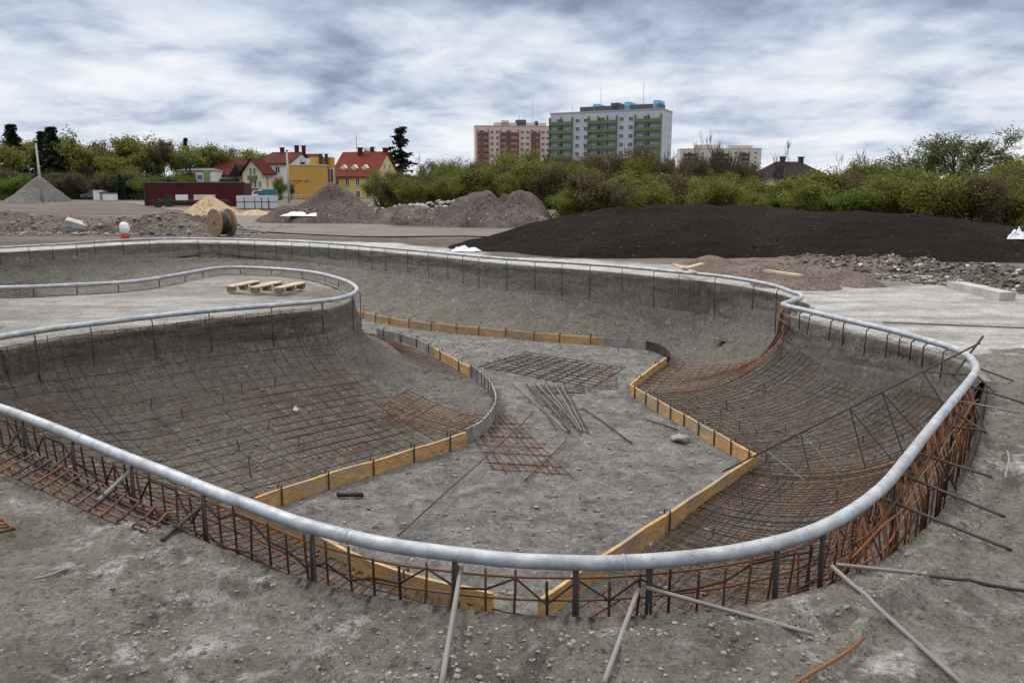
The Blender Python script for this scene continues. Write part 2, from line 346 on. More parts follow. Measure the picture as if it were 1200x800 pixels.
FLOOR_L = [P(a, b, FZ)[:2] for a, b in [(300,601),(350,582),(450,552),(545,522),(562,512),(576,497),(581,480),(572,458),(550,437),(510,416),(470,401),(440,393)]]
FLOOR_BACK = [(-3.3, 15.2), (-5.2, 15.9), (-7.4, 15.3), (-9.3, 14.0), (-10.6, 14.4), (-11.2, 15.6), (-10.6, 17.2), (-8.6, 18.0), (-5.6, 17.4)]
FLOOR_FAR = [P(a, b, FZ)[:2] for a, b in [(425,373),(500,386),(600,396),(700,404),(750,408),(775,415),(784,424),(778,432),(738,462),(885,548),(700,678)]]
FLOOR_N = [(0.18, 4.35), P(560, 714, FZ)[:2], P(440, 681, FZ)[:2], P(360, 641, FZ)[:2]]
FLOOR = np.array(FLOOR_L + FLOOR_BACK + FLOOR_FAR + FLOOR_N)

def poly_dist(px, py, poly, vals=None):
    a = poly; b = np.roll(poly, -1, 0); best = np.full(px.shape, 1e9); bv = np.zeros(px.shape); inside = np.zeros(px.shape, bool)
    for i in range(len(a)):
        ax, ay = a[i]; dx, dy = b[i] - a[i]; q = dx * dx + dy * dy + 1e-12
        t = np.clip(((px - ax) * dx + (py - ay) * dy) / q, 0, 1)
        d = (px - ax - t * dx) ** 2 + (py - ay - t * dy) ** 2
        m = d < best; best = np.where(m, d, best)
        if vals is not None: bv = np.where(m, vals[i], bv)
        c = ((ay > py) != (b[i][1] > py)) & (px < dx * (py - ay) / (dy if abs(dy) > 1e-12 else 1e-12) + ax)
        inside ^= c
    return np.sqrt(best), inside, bv
# how far outside the coping the earth was dug (a working trench on the near and right side)
def trench(p):
    x, y = p
    if y < 9 and x > -5 and not (y > 6.3 and x < -1.9):
        w0 = .17
        if x > 1.2: w0 = .17 + min(1, (x - 1.2) / 1.2) * .10
        if x > 2 and y > 4.4: w0 = .22 * max(0, 1 - (y - 4.4) / 1.6) + .05
        return w0
    if x < -1.9 and y < 14: return .10
    return .14 if y > 9.5 and x > -4 else .05
RIMW = np.array([trench(p) for p in RIM])
kw = 9; RIMW = np.convolve(np.r_[RIMW[-kw:], RIMW, RIMW[:kw]], np.ones(2 * kw + 1) / (2 * kw + 1), 'valid')
RIML = RIM[::1]
def bowl_t(x, y, wide=True):
    """returns signed distance inside the (dug) rim, and t: 0 at floor, 1 at rim"""
    x = np.asarray(x, float); y = np.asarray(y, float)
    dr, ins, wv = poly_dist(x, y, RIML, RIMW)
    df, inf, _ = poly_dist(x, y, FLOOR)
    sd = np.where(ins, dr, -dr)
    if wide: sd = sd + wv
    df = np.where(inf, 0, df)
    t = np.where(sd > 0, df / (df + np.maximum(sd, 0) + 1e-9), 1.0)
    return sd, t, inf, ins, dr
def ell(t): return FZ * (np.sqrt(np.clip(1 - t ** 2.0, 0, 1)) * .90 + .10 * (1 - t))
def design(x, y):                                    # level of the wall the steel is bent to
    sd, t, inf, ins, dr = bowl_t(x, y, False)
    return np.where(sd > 0, ell(t), 0.0)

# ------------------------------------------------------------------ ground sheet
def axis(lo, hi, fn):
    v = [lo]
    while v[-1] < hi: v.append(v[-1] + fn(v[-1]))
    return v
ys = axis(1.15, 27, lambda y: max(.016, .0062 * y) if y < 6.4 else .042 if y < 17.5 else .06 if y < 22.5 else .15); ys += axis(ys[-1] + .3, 2600, lambda y: .35 + (y - 27) * .06)
yneg = [-v for v in axis(0.2, 60, lambda y: .3 + y * .2)][::-1]; ys = yneg + list(np.linspace(-.1, 1.12, 18)) + ys
xp = axis(0, 14, lambda x: .021 if x < 2.6 else .021 + (x - 2.6) * .0045); xp += axis(xp[-1] + .15, 2600, lambda x: .15 + (x - 14) * .08)
xs = [-v for v in xp[1:][::-1]] + xp
XX, YY = np.meshgrid(np.array(xs), np.array(ys)); sh = XX.shape; X = XX.ravel(); Yv = YY.ravel()
near = (np.abs(X) < 15) & (Yv > 1) & (Yv < 26)
sd = np.full(X.shape, -9.0); t = np.ones(X.shape); inf = np.zeros(X.shape, bool); ins = inf.copy(); dr = np.full(X.shape, 9.0)
a = bowl_t(X[near], Yv[near]); sd[near] = a[0]; t[near] = a[1]; inf[near] = a[2]; ins[near] = a[3]; dr[near] = a[4]
for target in (0.0,):
    sel = np.nonzero(near & (np.abs(sd - target) < .034) & (~inf))[0]; ep = 2e-3
    s0 = sd[sel]; gx_ = (bowl_t(X[sel] + ep, Yv[sel])[0] - s0) / ep; gy_ = (bowl_t(X[sel], Yv[sel] + ep)[0] - s0) / ep
    gn = np.maximum(np.hypot(gx_, gy_), .5); mv = np.clip((s0 - target) / gn, -.034, .034)
    ok = np.hypot(gx_, gy_) < 2; X[sel] -= np.where(ok, mv * gx_ / gn, 0); Yv[sel] -= np.where(ok, mv * gy_ / gn, 0)
    a = bowl_t(X[sel], Yv[sel]); sd[sel] = np.where(np.abs(a[0] - target) < .012, target + (1e-4 if target == 0 else 0), a[0]); t[sel] = a[1]; inf[sel] = a[2]; ins[sel] = a[3]; dr[sel] = a[4]
Z = np.zeros(X.shape)
amp = np.clip(1.0 - (Yv - 26) / 30, .0, 1)
Z += fbm(X, Yv, .25, 3, 3) * .035 + np.where(Yv > 30, fbm(X, Yv, .05, 3, 9) * .12 * np.clip((Yv - 30) / 40, 0, 1), 0)
crumb = np.clip(fbm(X, Yv, 2.2, 3, 31), 0, 1)
rough = fbm(X, Yv, 9, 4, 5, .62); rough2 = fbm(X, Yv, 3.0, 4, 8)
flatz = np.clip((sd + 4) / 3.5, 0, 1)
nearg = (Yv < 9) & (X > -9)
fg = np.clip(1 - (Yv - 6) / 6, .25, 1)
Z += (rough * .011 + rough2 * .014 + crumb * np.clip(rough, 0, 1) * .035) * fg * np.where(near, 1, 0)
lip = np.exp(-((sd + .12) / .16) ** 2) * np.where(near, 1, 0)
Z += lip * fg * (.012 + .035 * np.clip(fbm(X, Yv, 1.6, 3, 12), -.4, 1) + .02 * rough)
for ln, dp, wd_ in (([(60, 800), (190, 720), (330, 690), (500, 735)], .012, .05), ([(30, 760), (160, 700), (300, 672)], .010, .04), ([(640, 800), (668, 740), (690, 728)], .014, .05), ([(385, 800), (372, 700)], .012, .03),
                    ([(990, 800), (1080, 700), (1200, 600)], .012, .07), ([(860, 800), (900, 760), (1010, 720), (1200, 700)], .010, .05), ([(1120, 640), (1200, 560)], .012, .06), ([(120, 800), (420, 770), (600, 800)], .010, .05)):
    pl_ = np.array([P(a, b, 0)[:2] for a, b in ln]); pl_ = smooth_line(pl_, per=8)
    m_ = near & (Yv < 7) & (np.abs(X) < 5); dd_ = np.full(m_.sum(), 9.0); px_, py_ = X[m_] + .03 * fbm(X[m_], Yv[m_], 3, 2, 5), Yv[m_] + .03 * fbm(X[m_], Yv[m_], 3, 2, 6)
    for i in range(len(pl_) - 1):
        ax, ay = pl_[i]; ex, ey = pl_[i + 1] - pl_[i]; tt_ = np.clip(((px_ - ax) * ex + (py_ - ay) * ey) / (ex * ex + ey * ey + 1e-9), 0, 1); dd_ = np.minimum(dd_, np.hypot(px_ - ax - tt_ * ex, py_ - ay - tt_ * ey))
    Z[m_] += dp * (1.1 * np.exp(-((dd_ - wd_ * 1.3) / (wd_ * .5)) ** 2) - 1.3 * np.exp(-(dd_ / (wd_ * .7)) ** 2))
# ground falls a little towards the dug edge on the near side
Z -= np.exp(-np.clip(-sd, 0, 9) / .5) * .035 * ((Yv < 6.5) & (sd > -3))
e = ell(t)
far_cut = (Yv > 9.8) & (X > -4.5) & (sd > 0)
cutz = -.40 - .09 * fbm(X, Yv, .7, 3, 77); e = np.where(far_cut, np.minimum(e, cutz * np.clip((sd - .0) / .10, 0, 1)), e)
e = np.where(Yv > 6, np.maximum(e, np.where(far_cut, -4.4, -2.8) * np.maximum(sd, 0)), e)   # a dug face never quite vertical
wall = (sd > 0) & (~inf)
k = np.clip((sd - .08) / .3, 0, 1) * np.clip((1 - t) * 6, 0, 1)
Zw = e - .045 * np.clip(sd / .08, 0, 1) + k * (rough * .018 + rough2 * .030 + fbm(X, Yv, 1.0, 3, 21) * .04)
Zf = FZ + rough * .011 + rough2 * .010 - .004
Zb = np.where(inf, Zf, Zw)
bl = np.clip((t) / .12, 0, 1); Zb = np.where(wall, Zf * (1 - bl) + Zw * bl, Zb)
Z = np.where(sd > 0, Zb, Z)
faced = (Yv > 6.6) & ~((X < -4.4) & (Yv < 7.6)) & near & (~inf) & (X > -10.3)     # behind the cut face modelled below
Z = np.where(faced & (sd > .045) & (sd < .17), np.minimum(Z, -.52), Z)
# zones
slabm = np.zeros(X.shape); farside = (Yv > 9.6)
wob = fbm(X, Yv, .5, 4, 41)
slabm = np.where(near & (sd <= 0.02) & (Yv > 8.8) & (X > -14), np.clip((2.0 + 1.0 * wob + sd) / .5, 0, 1), 0)
slabm = np.where(sd > -.03, 0, slabm); slabm = np.where((X > 3.2) & (Yv > 6.6 + wob * .7) & (sd <= 0), np.maximum(slabm, np.clip((12.6 + wob * .8 - Yv) / .5, 0, 1) * np.clip((Yv - 6.4 + wob) / 1.2, 0, 1)), slabm)
pen_land = (X < -2) & (Yv > 7) & (Yv < 13.8) & (sd <= 0) & (Yv < 13.9)
slabm = np.where(pen_land, np.clip(.25 + wob * .7, 0, .8), slabm)
slabm *= np.where((X < 3.4) & (Yv < 9.5) & (X > -1.5), 0, 1)
brown = np.clip((Yv - 14.5) / 3, 0, 1) * (sd < .1); brown = np.where((np.abs(X) > 13), np.clip((Yv - 6) / 6, 0, 1), brown)
brown = np.maximum(brown, pen_land * np.clip(wob, 0, .6))
zone = np.stack([slabm, np.where(near, np.clip((sd + .03) / .03, 0, 1) * (~inf), 0), brown, np.where(inf, 1, np.where(wall, 1 - np.clip(t / .10, 0, 1), 0))], 1).astype(np.float32)
nx, ny = sh[1], sh[0]
me = bpy.data.meshes.new('ground'); me.vertices.add(nx * ny)
me.vertices.foreach_set('co', np.stack([X, Yv, Z], 1).ravel().astype(np.float32))
i0 = (np.arange(ny - 1)[:, None] * nx + np.arange(nx - 1)[None]).ravel()
q = np.stack([i0, i0 + 1, i0 + nx + 1, i0 + nx], 1).ravel().astype(np.int32)
nf = len(i0); me.loops.add(nf * 4); me.loops.foreach_set('vertex_index', q)
me.polygons.add(nf); me.polygons.foreach_set('loop_start', np.arange(0, nf * 4, 4, dtype=np.int32)); me.polygons.foreach_set('loop_total', np.full(nf, 4, np.int32))
me.update(calc_edges=True); me.shade_smooth()
at = me.attributes.new('zone', 'FLOAT_COLOR', 'POINT'); at.data.foreach_set('color', zone.ravel())
me.materials.append(MT['ground'])
g = bpy.data.objects.new('ground', me); C.objects.link(g); tag(g, kind='structure')
xs_a, ys_a = np.array(xs), np.array(ys); ZG = Z.reshape(sh)
def gz(x, y):                                        # height of the ground sheet at a point
    i = np.clip(np.searchsorted(xs_a, x) - 1, 0, nx - 2); j = np.clip(np.searchsorted(ys_a, y) - 1, 0, ny - 2)
    u = (x - xs_a[i]) / (xs_a[i + 1] - xs_a[i]); v_ = (y - ys_a[j]) / (ys_a[j + 1] - ys_a[j])
    return (ZG[j, i] * (1 - u) + ZG[j, i + 1] * u) * (1 - v_) + (ZG[j + 1, i] * (1 - u) + ZG[j + 1, i + 1] * u) * v_

# the cut upper face of the bowl wall: layered earth under the coping
run = []
for i in range(len(RIM)):
    x, y = RIM[i]
    run.append(y > 5.9 and not (x < -4.2 and y < 7.05))
st = next(i for i in range(len(RIM)) if run[i] and not run[i - 1]); order = [(st + k_) % len(RIM) for k_ in range(len(RIM))]
segs = []; cur = []
for i in order:
    if run[i]: cur.append(i)
    elif cur: segs.append(cur); cur = []
if cur: segs.append(cur)
SS = np.array([-.035, .010, .035, .05, .058, .064, .07, .076, .082, .088, .096, .12, .15, .19, .25]); ZZ = np.array([.007, .005, -.012, -.04, -.07, -.10, -.135, -.17, -.205, -.24, -.27, -.29, 0, 0, 0])
fv, ff_, fz = [], [], []
for sg_ in segs:
    pl_ = RIM[sg_]; nn_ = []
    for i in sg_:
        t_ = RIM[(i + 1) % len(RIM)] - RIM[i - 1]; n_ = np.array([t_[1], -t_[0]]); nn_.append(n_ / np.linalg.norm(n_))
    nn_ = np.array(nn_); q_ = pl_[len(pl_) // 2] + nn_[len(pl_) // 2] * .25
    if not poly_dist(np.array([q_[0]]), np.array([q_[1]]), RIM)[1][0]: nn_ = -nn_
    base_ = pl_ - nn_ * RIMW[sg_][:, None]; base_ = resample(base_, n=len(base_) * 3); nn_ = resample(nn_, n=len(base_)); n_ = len(base_); al = np.arange(n_) * .03
    PX = base_[:, None, :] + nn_[:, None, :] * SS[None, :, None]; bx, by = PX[..., 0], PX[..., 1]; AL = al[:, None] + np.zeros(len(SS))[None]; LV = np.arange(len(SS))[None] + np.zeros(n_)[:, None]
    dsp = fbm(AL, LV * .25, 1.5, 4, 301) * .016 + fbm(AL, LV * 1.2, 6, 3, 305) * .010 + np.where((LV > 4) & (LV < 8), .0, .010) * (fbm(AL, LV * 0, .8, 2, 309) + .4)
    dsp *= np.where(LV < 2, .25, 1); bx = bx + nn_[:, None, 0] * dsp; by = by + nn_[:, None, 1] * dsp
    ze = ell(bowl_t(bx.ravel(), by.ravel())[1]).reshape(bx.shape) - .045
    zz_ = np.where(LV < 12, ZZ[None] * (1 + .25 * fbm(AL, LV * 0, .7, 2, 320)), ze + np.where(LV == 12, .02, np.where(LV == 13, .012, -.05))); zz_ = np.where(LV < 2, ZZ[None], zz_)
    zz_ = np.where((LV > 9) & (LV < 12), np.maximum(zz_, ze + .012), zz_)
    o_ = len(fv); fv.extend(np.stack([bx, by, zz_], -1).reshape(-1, 3).tolist()); K = len(SS)
    for j in range(n_ - 1):
        for k_ in range(K - 1): a_ = o_ + j * K + k_; ff_.append((a_, a_ + 1, a_ + K + 1, a_ + K))
    for j in range(n_):
        land = 1.0 if not (bx[j, 0] < -2 and 7 < by[j, 0] < 13.9) else .35
        for k_ in range(K): fz.append((land if k_ < 2 else 0, 0 if k_ < 2 else 1, 0, 0))
me = bpy.data.meshes.new('bowl_wall_face'); me.from_pydata(fv, [], ff_); me.shade_smooth(); at = me.attributes.new('zone', 'FLOAT_COLOR', 'POINT'); at.data.foreach_set('color', np.array(fz, np.float32).ravel())
me.materials.append(MT['ground']); bw = bpy.data.objects.new('bowl_wall_face', me); C.objects.link(bw); tag(bw, kind='structure')

# dirt road through the site
rb = MB()
def strip(pts, wd, dz):
    pl = smooth_line(pts, per=6); o = []
    for i, p in enumerate(pl):
        t_ = pl[min(i + 1, len(pl) - 1)] - pl[max(i - 1, 0)]; t_ /= np.linalg.norm(t_); nn = np.array([-t_[1], t_[0]])
        for s_ in np.linspace(-1, 1, 7):
            q_ = p + nn * s_ * wd / 2 * (1 + .1 * math.sin(i * 1.3)); o.append((q_[0], q_[1], float(gz(q_[0], q_[1])) + dz))
    fs = [(i * 7 + j, i * 7 + j + 1, i * 7 + j + 8, i * 7 + j + 7) for i in range(len(pl) - 1) for j in range(6)]
    rb.add(o, fs)
strip([(14, 20.5), (6, 25), (0, 27), (-6, 29), (-10, 36), (-17, 50), (-26, 66), (-36, 82), (-48, 100)], 5.5, .035)
o = rb.build('dirt_road', MT['road'], smooth=True); tag(o, kind='structure')

# ------------------------------------------------------------------ coping pipe with posts and braces
def rim_near(p):
    d = np.hypot(RIM[:, 0] - p[0], RIM[:, 1] - p[1]); i = int(np.argmin(d)); return i
def inward(i):
    t_ = RIM[(i + 1) % len(RIM)] - RIM[i - 1]; n_ = np.array([t_[1], -t_[0]]); n_ /= np.linalg.norm(n_)
    q_ = RIM[i] + n_ * .3
    if not poly_dist(np.array([q_[0]]), np.array([q_[1]]), RIM)[1][0]: n_ = -n_
    return n_
root = empty('coping_pipe', (0, 0, 0), 0, 'long bent galvanised steel pipe running round the rim of the bowl on rebar posts', 'pipe')
PR = .0285; PZ = .12
pb = MB(); pb.tube([(p[0], p[1], PZ + .012 * math.sin(i * .035)) for i, p in enumerate(RIM)], PR, 14, closed=True)
pb.build('pipe', MT['pipe'], root, True)
def pz(i): return PZ + .012 * math.sin(i * .035)
for px in [(720, 657), (400, 626), (95, 516), (1060, 539), (1010, 379), (230, 563), (905, 635), (160, 373), (610, 304)]:   # weld seams
    i = rim_near(P(px[0], px[1], PZ)); c = RIM[i]; t_ = RIM[(i + 1) % len(RIM)] - RIM[i - 1]; t_ /= np.linalg.norm(t_)
    m_ = MB(); m_.tube([(c[0] - t_[0] * .006, c[1] - t_[1] * .006, pz(i)), (c[0], c[1], pz(i)), (c[0] + t_[0] * .006, c[1] + t_[1] * .006, pz(i))], [PR + .0006, PR + .0035, PR + .0006], 14)
    m_.build('weld_seam', MT['pipe'], root, True)
# posts whose places the photo shows on the near side, then regular ones round the rest
near_posts = [(28, 490), (91, 514), (156, 540), (240, 574), (360, 616), (545, 650), (665, 657), (755, 656), (905, 634), (968, 613), (1045, 557), (1112, 470)]
used = []
def post(i, off, z1, r=.009, mat='dark_bar', twin=False):
    c = RIM[i]; n_ = inward(i); m_ = MB(); x, y = c + n_ * off
    m_.tube([(c[0] + n_[0] * off * .3, c[1] + n_[1] * off * .3, pz(i) - PR * .7), (x, y, pz(i) - PR - .02), (x + random.uniform(-.012, .012), y + random.uniform(-.012, .012), z1)], r, 6)
    if twin:
        t_ = np.array([n_[1], -n_[0]]) * r * 2.1
        m_.tube([(x + t_[0] * .7, y + t_[1] * .7, pz(i) - PR * .8), (x + t_[0], y + t_[1], z1 + .13)], r * .8, 6)
    m_.build('post', MT[mat], root, True)
for p in near_posts:
    i = rim_near(P(p[0], p[1], PZ)); used.append(i); post(i, -.015, -.42, .0075, twin=True)
last = -99; cnt = 0
for i in range(0, len(RIM)):
    x, y = RIM[i]; nearside = (y < 6.4 and x > -3.6)
    if nearside or x < -12.8: continue
    step = random.choice((6, 7, 8, 9, 10)) if not (x > 3.1 and y < 9) else random.choice((2, 3, 4))
    if i - last >= step and min(abs(i - u) for u in used) > 4 and cnt < 84:
        last = i; cnt += 1
        c_ = RIM[i] + inward(i) * .06
        post(i, random.uniform(.03, .06), -random.uniform(.10, .2) if (x > 3.1 and y < 9) else max(-random.uniform(.42, .6), float(gz(*c_)) - .05) if random.random() < .8 else -.3, random.choice((.006, .007)))
# braces reaching from the pipe or the posts to the ground outside: (start px, z0, end px)
for (a, za, b, zb, r, mt) in [((26, 500), .04, (-2, 519), 0, .008, 'dark_bar'), ((86, 528), .04, (50, 555), 0, .008, 'dark_bar'), ((152, 552), .04, (114, 585), 0, .011, 'grey_bar'),
        ((235, 594), .03, (190, 634), 0, .009, 'dark_bar'), ((541, 662), .06, (517, 800), 0, .0098, 'grey_bar'), ((537, 662), .06, (511, 708), -.05, .009, 'dark_bar'),
        ((748, 690), .03, (708, 796), 0, .009, 'grey_bar'), ((757, 688), .03, (954, 746), 0, .008, 'grey_bar'), ((975, 663), .03, (1130, 803), 0, .0088, 'grey_bar'),
        ((980, 661), .03, (1078, 675), 0, .0075, 'grey_bar'), ((1036, 584), .02, (1186, 641), 0, .0075, 'dark_bar'), ((1058, 556), .02, (1178, 602), 0, .0075, 'dark_bar'),
        ((1077, 531), .02, (1163, 556), 0, .007, 'dark_bar'), ((1093, 523), 0, (1131, 529), 0, .007, 'dark_bar'), ((1109, 477), .06, (1156, 507), 0, .007, 'dark_bar'),
        ((1111, 500), 0, (1152, 505), 0, .007, 'dark_bar'), ((1122, 469), .05, (1197, 483), 0, .006, 'grey_bar'), ((1132, 451), .08, (1202, 467), 0, .006, 'dark_bar'),
        ((1145, 440), .08, (1166, 453), 0, .008, 'grey_bar'), ((1146, 431), .09, (1188, 443), 0, .006, 'dark_bar'), ((240, 640), -.12, (205, 632), -.02, .008, 'dark_bar')]:
    A = P(a[0], a[1], za); B = P(b[0], b[1], zb); B = (B[0], B[1], float(gz(B[0], B[1])) + r * .9)
    m_ = MB()
    lift_ = max([0] + [(float(gz(A[0] * (1 - q_) + B[0] * q_, A[1] * (1 - q_) + B[1] * q_)) - (A[2] * (1 - q_) + B[2] * q_) - .004) / q_ for q_ in np.linspace(.2, 1, 12)]); B = (B[0], B[1], B[2] + min(lift_, .10))
    m_.tube([((A[0] * (1 - q_) + B[0] * q_), (A[1] * (1 - q_) + B[1] * q_), max(A[2] * (1 - q_) + B[2] * q_, float(gz(A[0] * (1 - q_) + B[0] * q_, A[1] * (1 - q_) + B[1] * q_)) - .003 if q_ > .15 else -9)) for q_ in np.linspace(0, 1, 11)], r, 7); m_.build('brace', MT[mt], root, True)

# ------------------------------------------------------------------ rebar mats bent to the walls
def arc(pa, pb, way=1):
    ia, ib = rim_near(pa), rim_near(pb); n = len(RIM)
    idx = [ia]
    while idx[-1] != ib: idx.append((idx[-1] + way) % n)
    return RIM[idx]
def loft_mat(name, rim, flo, label, mat, sv, sh_, u0=0.0, u1=1.0, rv=.0055, rh=.0055, skirt=True, lift=.03, jit=.015, vlimit=None, cat='rebar mesh', hbreak=.0, drop=.0, out=0):
    rim = np.asarray(rim); n = max(8, int(np.sum(np.linalg.norm(np.diff(rim, axis=0), axis=1)) / sv)); rr = resample(rim, n=n); ff = resample(np.asarray(flo), n=n)
    us = np.linspace(0, 1, 26)
    grid = []
    for j in range(n):
        col = []
        a_ = random.uniform(-jit, jit)
        for u in us:
            p = rr[j] * u ** .8 + ff[j] * (1 - u ** .8)
            col.append(p + np.array([a_, a_ * .6]))
        col = np.array(col); grid.append(col)
    G = np.array(grid); flat = G.reshape(-1, 2); z = design(flat[:, 0], flat[:, 1]).reshape(n, -1)
    inn = np.array([inward(rim_near(p)) for p in rr])
    m_ = MB()
    lens = []
    for j in range(n):
        pts = []
        for k_, u in enumerate(us):
            if u < u0 - 1e-6 or u > u1 + 1e-6: continue
            if vlimit and not vlimit(j / (n - 1), u): continue
            x, y = G[j, k_]; zz = z[j, k_] + lift
            if u > .995 and skirt: x, y = rr[j] + inn[j] * .03; zz = .0
            pts.append((x, y, zz))
        if skirt and u1 > .99 and pts: 
            x, y = rr[j] + inn[j] * .028; pts.append((x, y, random.uniform(.02, .07)))
            if out and random.random() < out: pts.append((x - inn[j][0] * .1, y - inn[j][1] * .1, .04))
        if len(pts) > 1: m_.tube(pts, rv * random.uniform(.9, 1.1), 5)
    # horizontals, spaced evenly along the slope
    prof = np.c_[np.linalg.norm(np.diff(G.mean(0), axis=0, prepend=G.mean(0)[:1]), axis=1), np.diff(z.mean(0), prepend=z.mean(0)[:1])]
    s_ = np.cumsum(np.hypot(prof[:, 0], prof[:, 1])); nh = max(3, int(s_[-1] / sh_))
    levels = [np.interp(q_, s_, us) for q_ in np.linspace(.02, s_[-1] * .995, nh)]
    for u in levels:
        if u < u0 or u > u1: continue
        k_ = u * (len(us) - 1); k0 = min(int(k_), len(us) - 2); f_ = k_ - k0
        pts = []; wv = random.uniform(-.012, .012)
        for j in range(n):
            if vlimit and not vlimit(j / (n - 1), u):
                if len(pts) > 1: m_.tube(pts, rh, 5)
                pts = []; continue
            p = G[j, k0] * (1 - f_) + G[j, k0 + 1] * f_; zz = z[j, k0] * (1 - f_) + z[j, k0 + 1] * f_ + lift + rv * 1.8 + wv * (j / n)
            if u > .97 and skirt: p = rr[j] + inn[j] * .03
            pts.append((p[0], p[1], zz))
        if len(pts) > 1: m_.tube(pts, rh, 5)
    if skirt and u1 > .99:
        for zz in (.03, -.06, -.16):
            pts = [(rr[j][0] + inn[j][0] * .04, rr[j][1] + inn[j][1] * .04, zz + .01 * math.sin(j * .3)) for j in range(n) if not vlimit or vlimit(j / (n - 1), 1)]
            if len(pts) > 1: m_.tube(pts, rh, 5)
    o = m_.build(name, MT[mat], None, True); tag(o, label, cat, 'rebar mats bent to the walls of the bowl'); return o
Pf = lambda a, b: P(a, b, FZ)[:2]
# near wall
loft_mat('rebar_mesh', arc(P(960, 618, .12), P(-40, 463, .12)), [(.65, 4.75), (.25, 4.35), (-.22, 4.56), (-.93, 4.93), (-1.52, 5.45), (-2.19, 6.03), (-2.5, 6.1)],
         'rusty rebar mat hanging under the nearest stretch of pipe, down to the near board', 'rust', .115, .14, rv=.0056, rh=.0052)
# right wall: the near corner, with dense rusty bars
loft_mat('rebar_mesh', arc(P(1143, 425, .12), P(940, 625, .12)), [(2.33, 7.16), (2.0, 6.7), (1.6, 6.2), (1.1, 5.5), (.65, 4.75)],
         'dense bright rusty rebar mat under the right bend of the pipe', 'rust', .075, .07, rv=.0046, rh=.0038, jit=.03)
m_ = MB()
ra = arc(P(1140, 440, .12), P(985, 604, .12)); ra = resample(ra, step=.05)
for p in ra:                                         # tied starter bars standing in the trench outside the mat
    i = rim_near(p); n_ = inward(i); a_ = random.uniform(-.02, .03)
    if random.random() < .92:
        b_ = p - n_ * random.uniform(.01, .09)
        t_ = np.array([n_[1], -n_[0]]) * random.uniform(-.05, .05)
        m_.tube([(p[0] + n_[0] * a_, p[1] + n_[1] * a_, random.uniform(.0, .085)), (b_[0], b_[1], -.18), (b_[0] + t_[0], b_[1] + t_[1], -.5)], .0048, 5)
for zz in (.02, -.04, -.13, -.22, -.31):
    m_.tube([(p[0] - inward(rim_near(p))[0] * .05, p[1] - inward(rim_near(p))[1] * .05, zz + .02 * math.sin(k_ * .37 + zz * 30)) for k_, p in enumerate(ra)], .0055, 5)
tag(m_.build('rebar_cage', MT['rust_bright'], None, True), 'orange rusty starter bars crowded in the trench outside the right bend of the pipe', 'rebar mesh')
# right wall, far part up to the kink
loft_mat('rebar_mesh', arc(P(922, 357, .12), P(1138, 416, .12)), [P(738, 461, FZ)[:2], P(790, 490, FZ)[:2], P(840, 520, FZ)[:2], P(885, 547, FZ)[:2]],
         'brown rebar mat lining the right wall between the zigzag board and the pipe', 'rust', .085, .085, rv=.0038, rh=.0036, u1=.97, skirt=False,
         vlimit=lambda s_, u: u < .90 + .06 * math.sin(s_ * 9))
# bright rusty edge strip where the right mat meets the bare far wall
loft_mat('rebar_mesh', [(3.34, 9.45), (3.21, 9.2), (3.2, 8.95)], [P(783, 428, FZ)[:2], P(760, 444, FZ)[:2], P(738, 462, FZ)[:2]],
         'bright orange rusty rebar strip sweeping down from the kink in the pipe', 'rust_bright', .045, .14, rv=.0055, skirt=True, jit=.01)
# peninsula wall
loft_mat('rebar_mesh', arc(P(-30, 402, .12), P(372, 352.5, .12)), [(-3.1, 5.9), (-2.19, 6.03), (-1.85, 6.4), (-1.21, 7.05), (-.55, 7.7)],
         'wide rusty rebar mat sloping from the inner pipe down to the left board', 'rust', .125, .135, rv=.0042, rh=.0040,
         vlimit=lambda s_, u: s_ < .97 - .05 * math.sin(u * 6))
loft_mat('rebar_mesh', [(-1.55, 8.3), (-1.25, 9.2)], [(-.52, 7.9), (-.26, 8.5)],
         'small rusty rebar mat in the hollow inside the curved grey board', 'rust_bright', .09, .1, rv=.005, u1=1, skirt=False, lift=.05)
loft_mat('rebar_mesh', [(-1.5, 10.6), (-1.9, 11.6), (-2.3, 13.0), (-2.75, 14.0)], [(-.60, 10.6), (-1.0, 11.5), (-1.55, 12.5), (-2.5, 14.0)],
         'narrow rusty rebar strip along the tip of the peninsula above the curved board', 'rust', .13, .13, rv=.004, rh=.004, u1=1, skirt=False, lift=.04)
loft_mat('rebar_mesh', arc(P(40, 288.2, .12), P(-10, 291, .12), -1), [(-10.6, 17.2), (-11.2, 16)],
         'faint rusty rebar patch on the far wall near the left edge', 'rust', .15, .15, u0=.35, u1=.72, skirt=False, rv=.007)

loft_mat('rebar_mesh', arc(P(262, 362, .12), P(395, 350, .12)), [(-1.62, 6.62), (-1.21, 7.05), (-.62, 7.62)],
         'overlapping orange rusty mat in the middle of the peninsula wall', 'rust_bright', .15, .14, rv=.0042, rh=.0042, u0=.12, u1=.70, skirt=False, lift=.045, jit=.03)
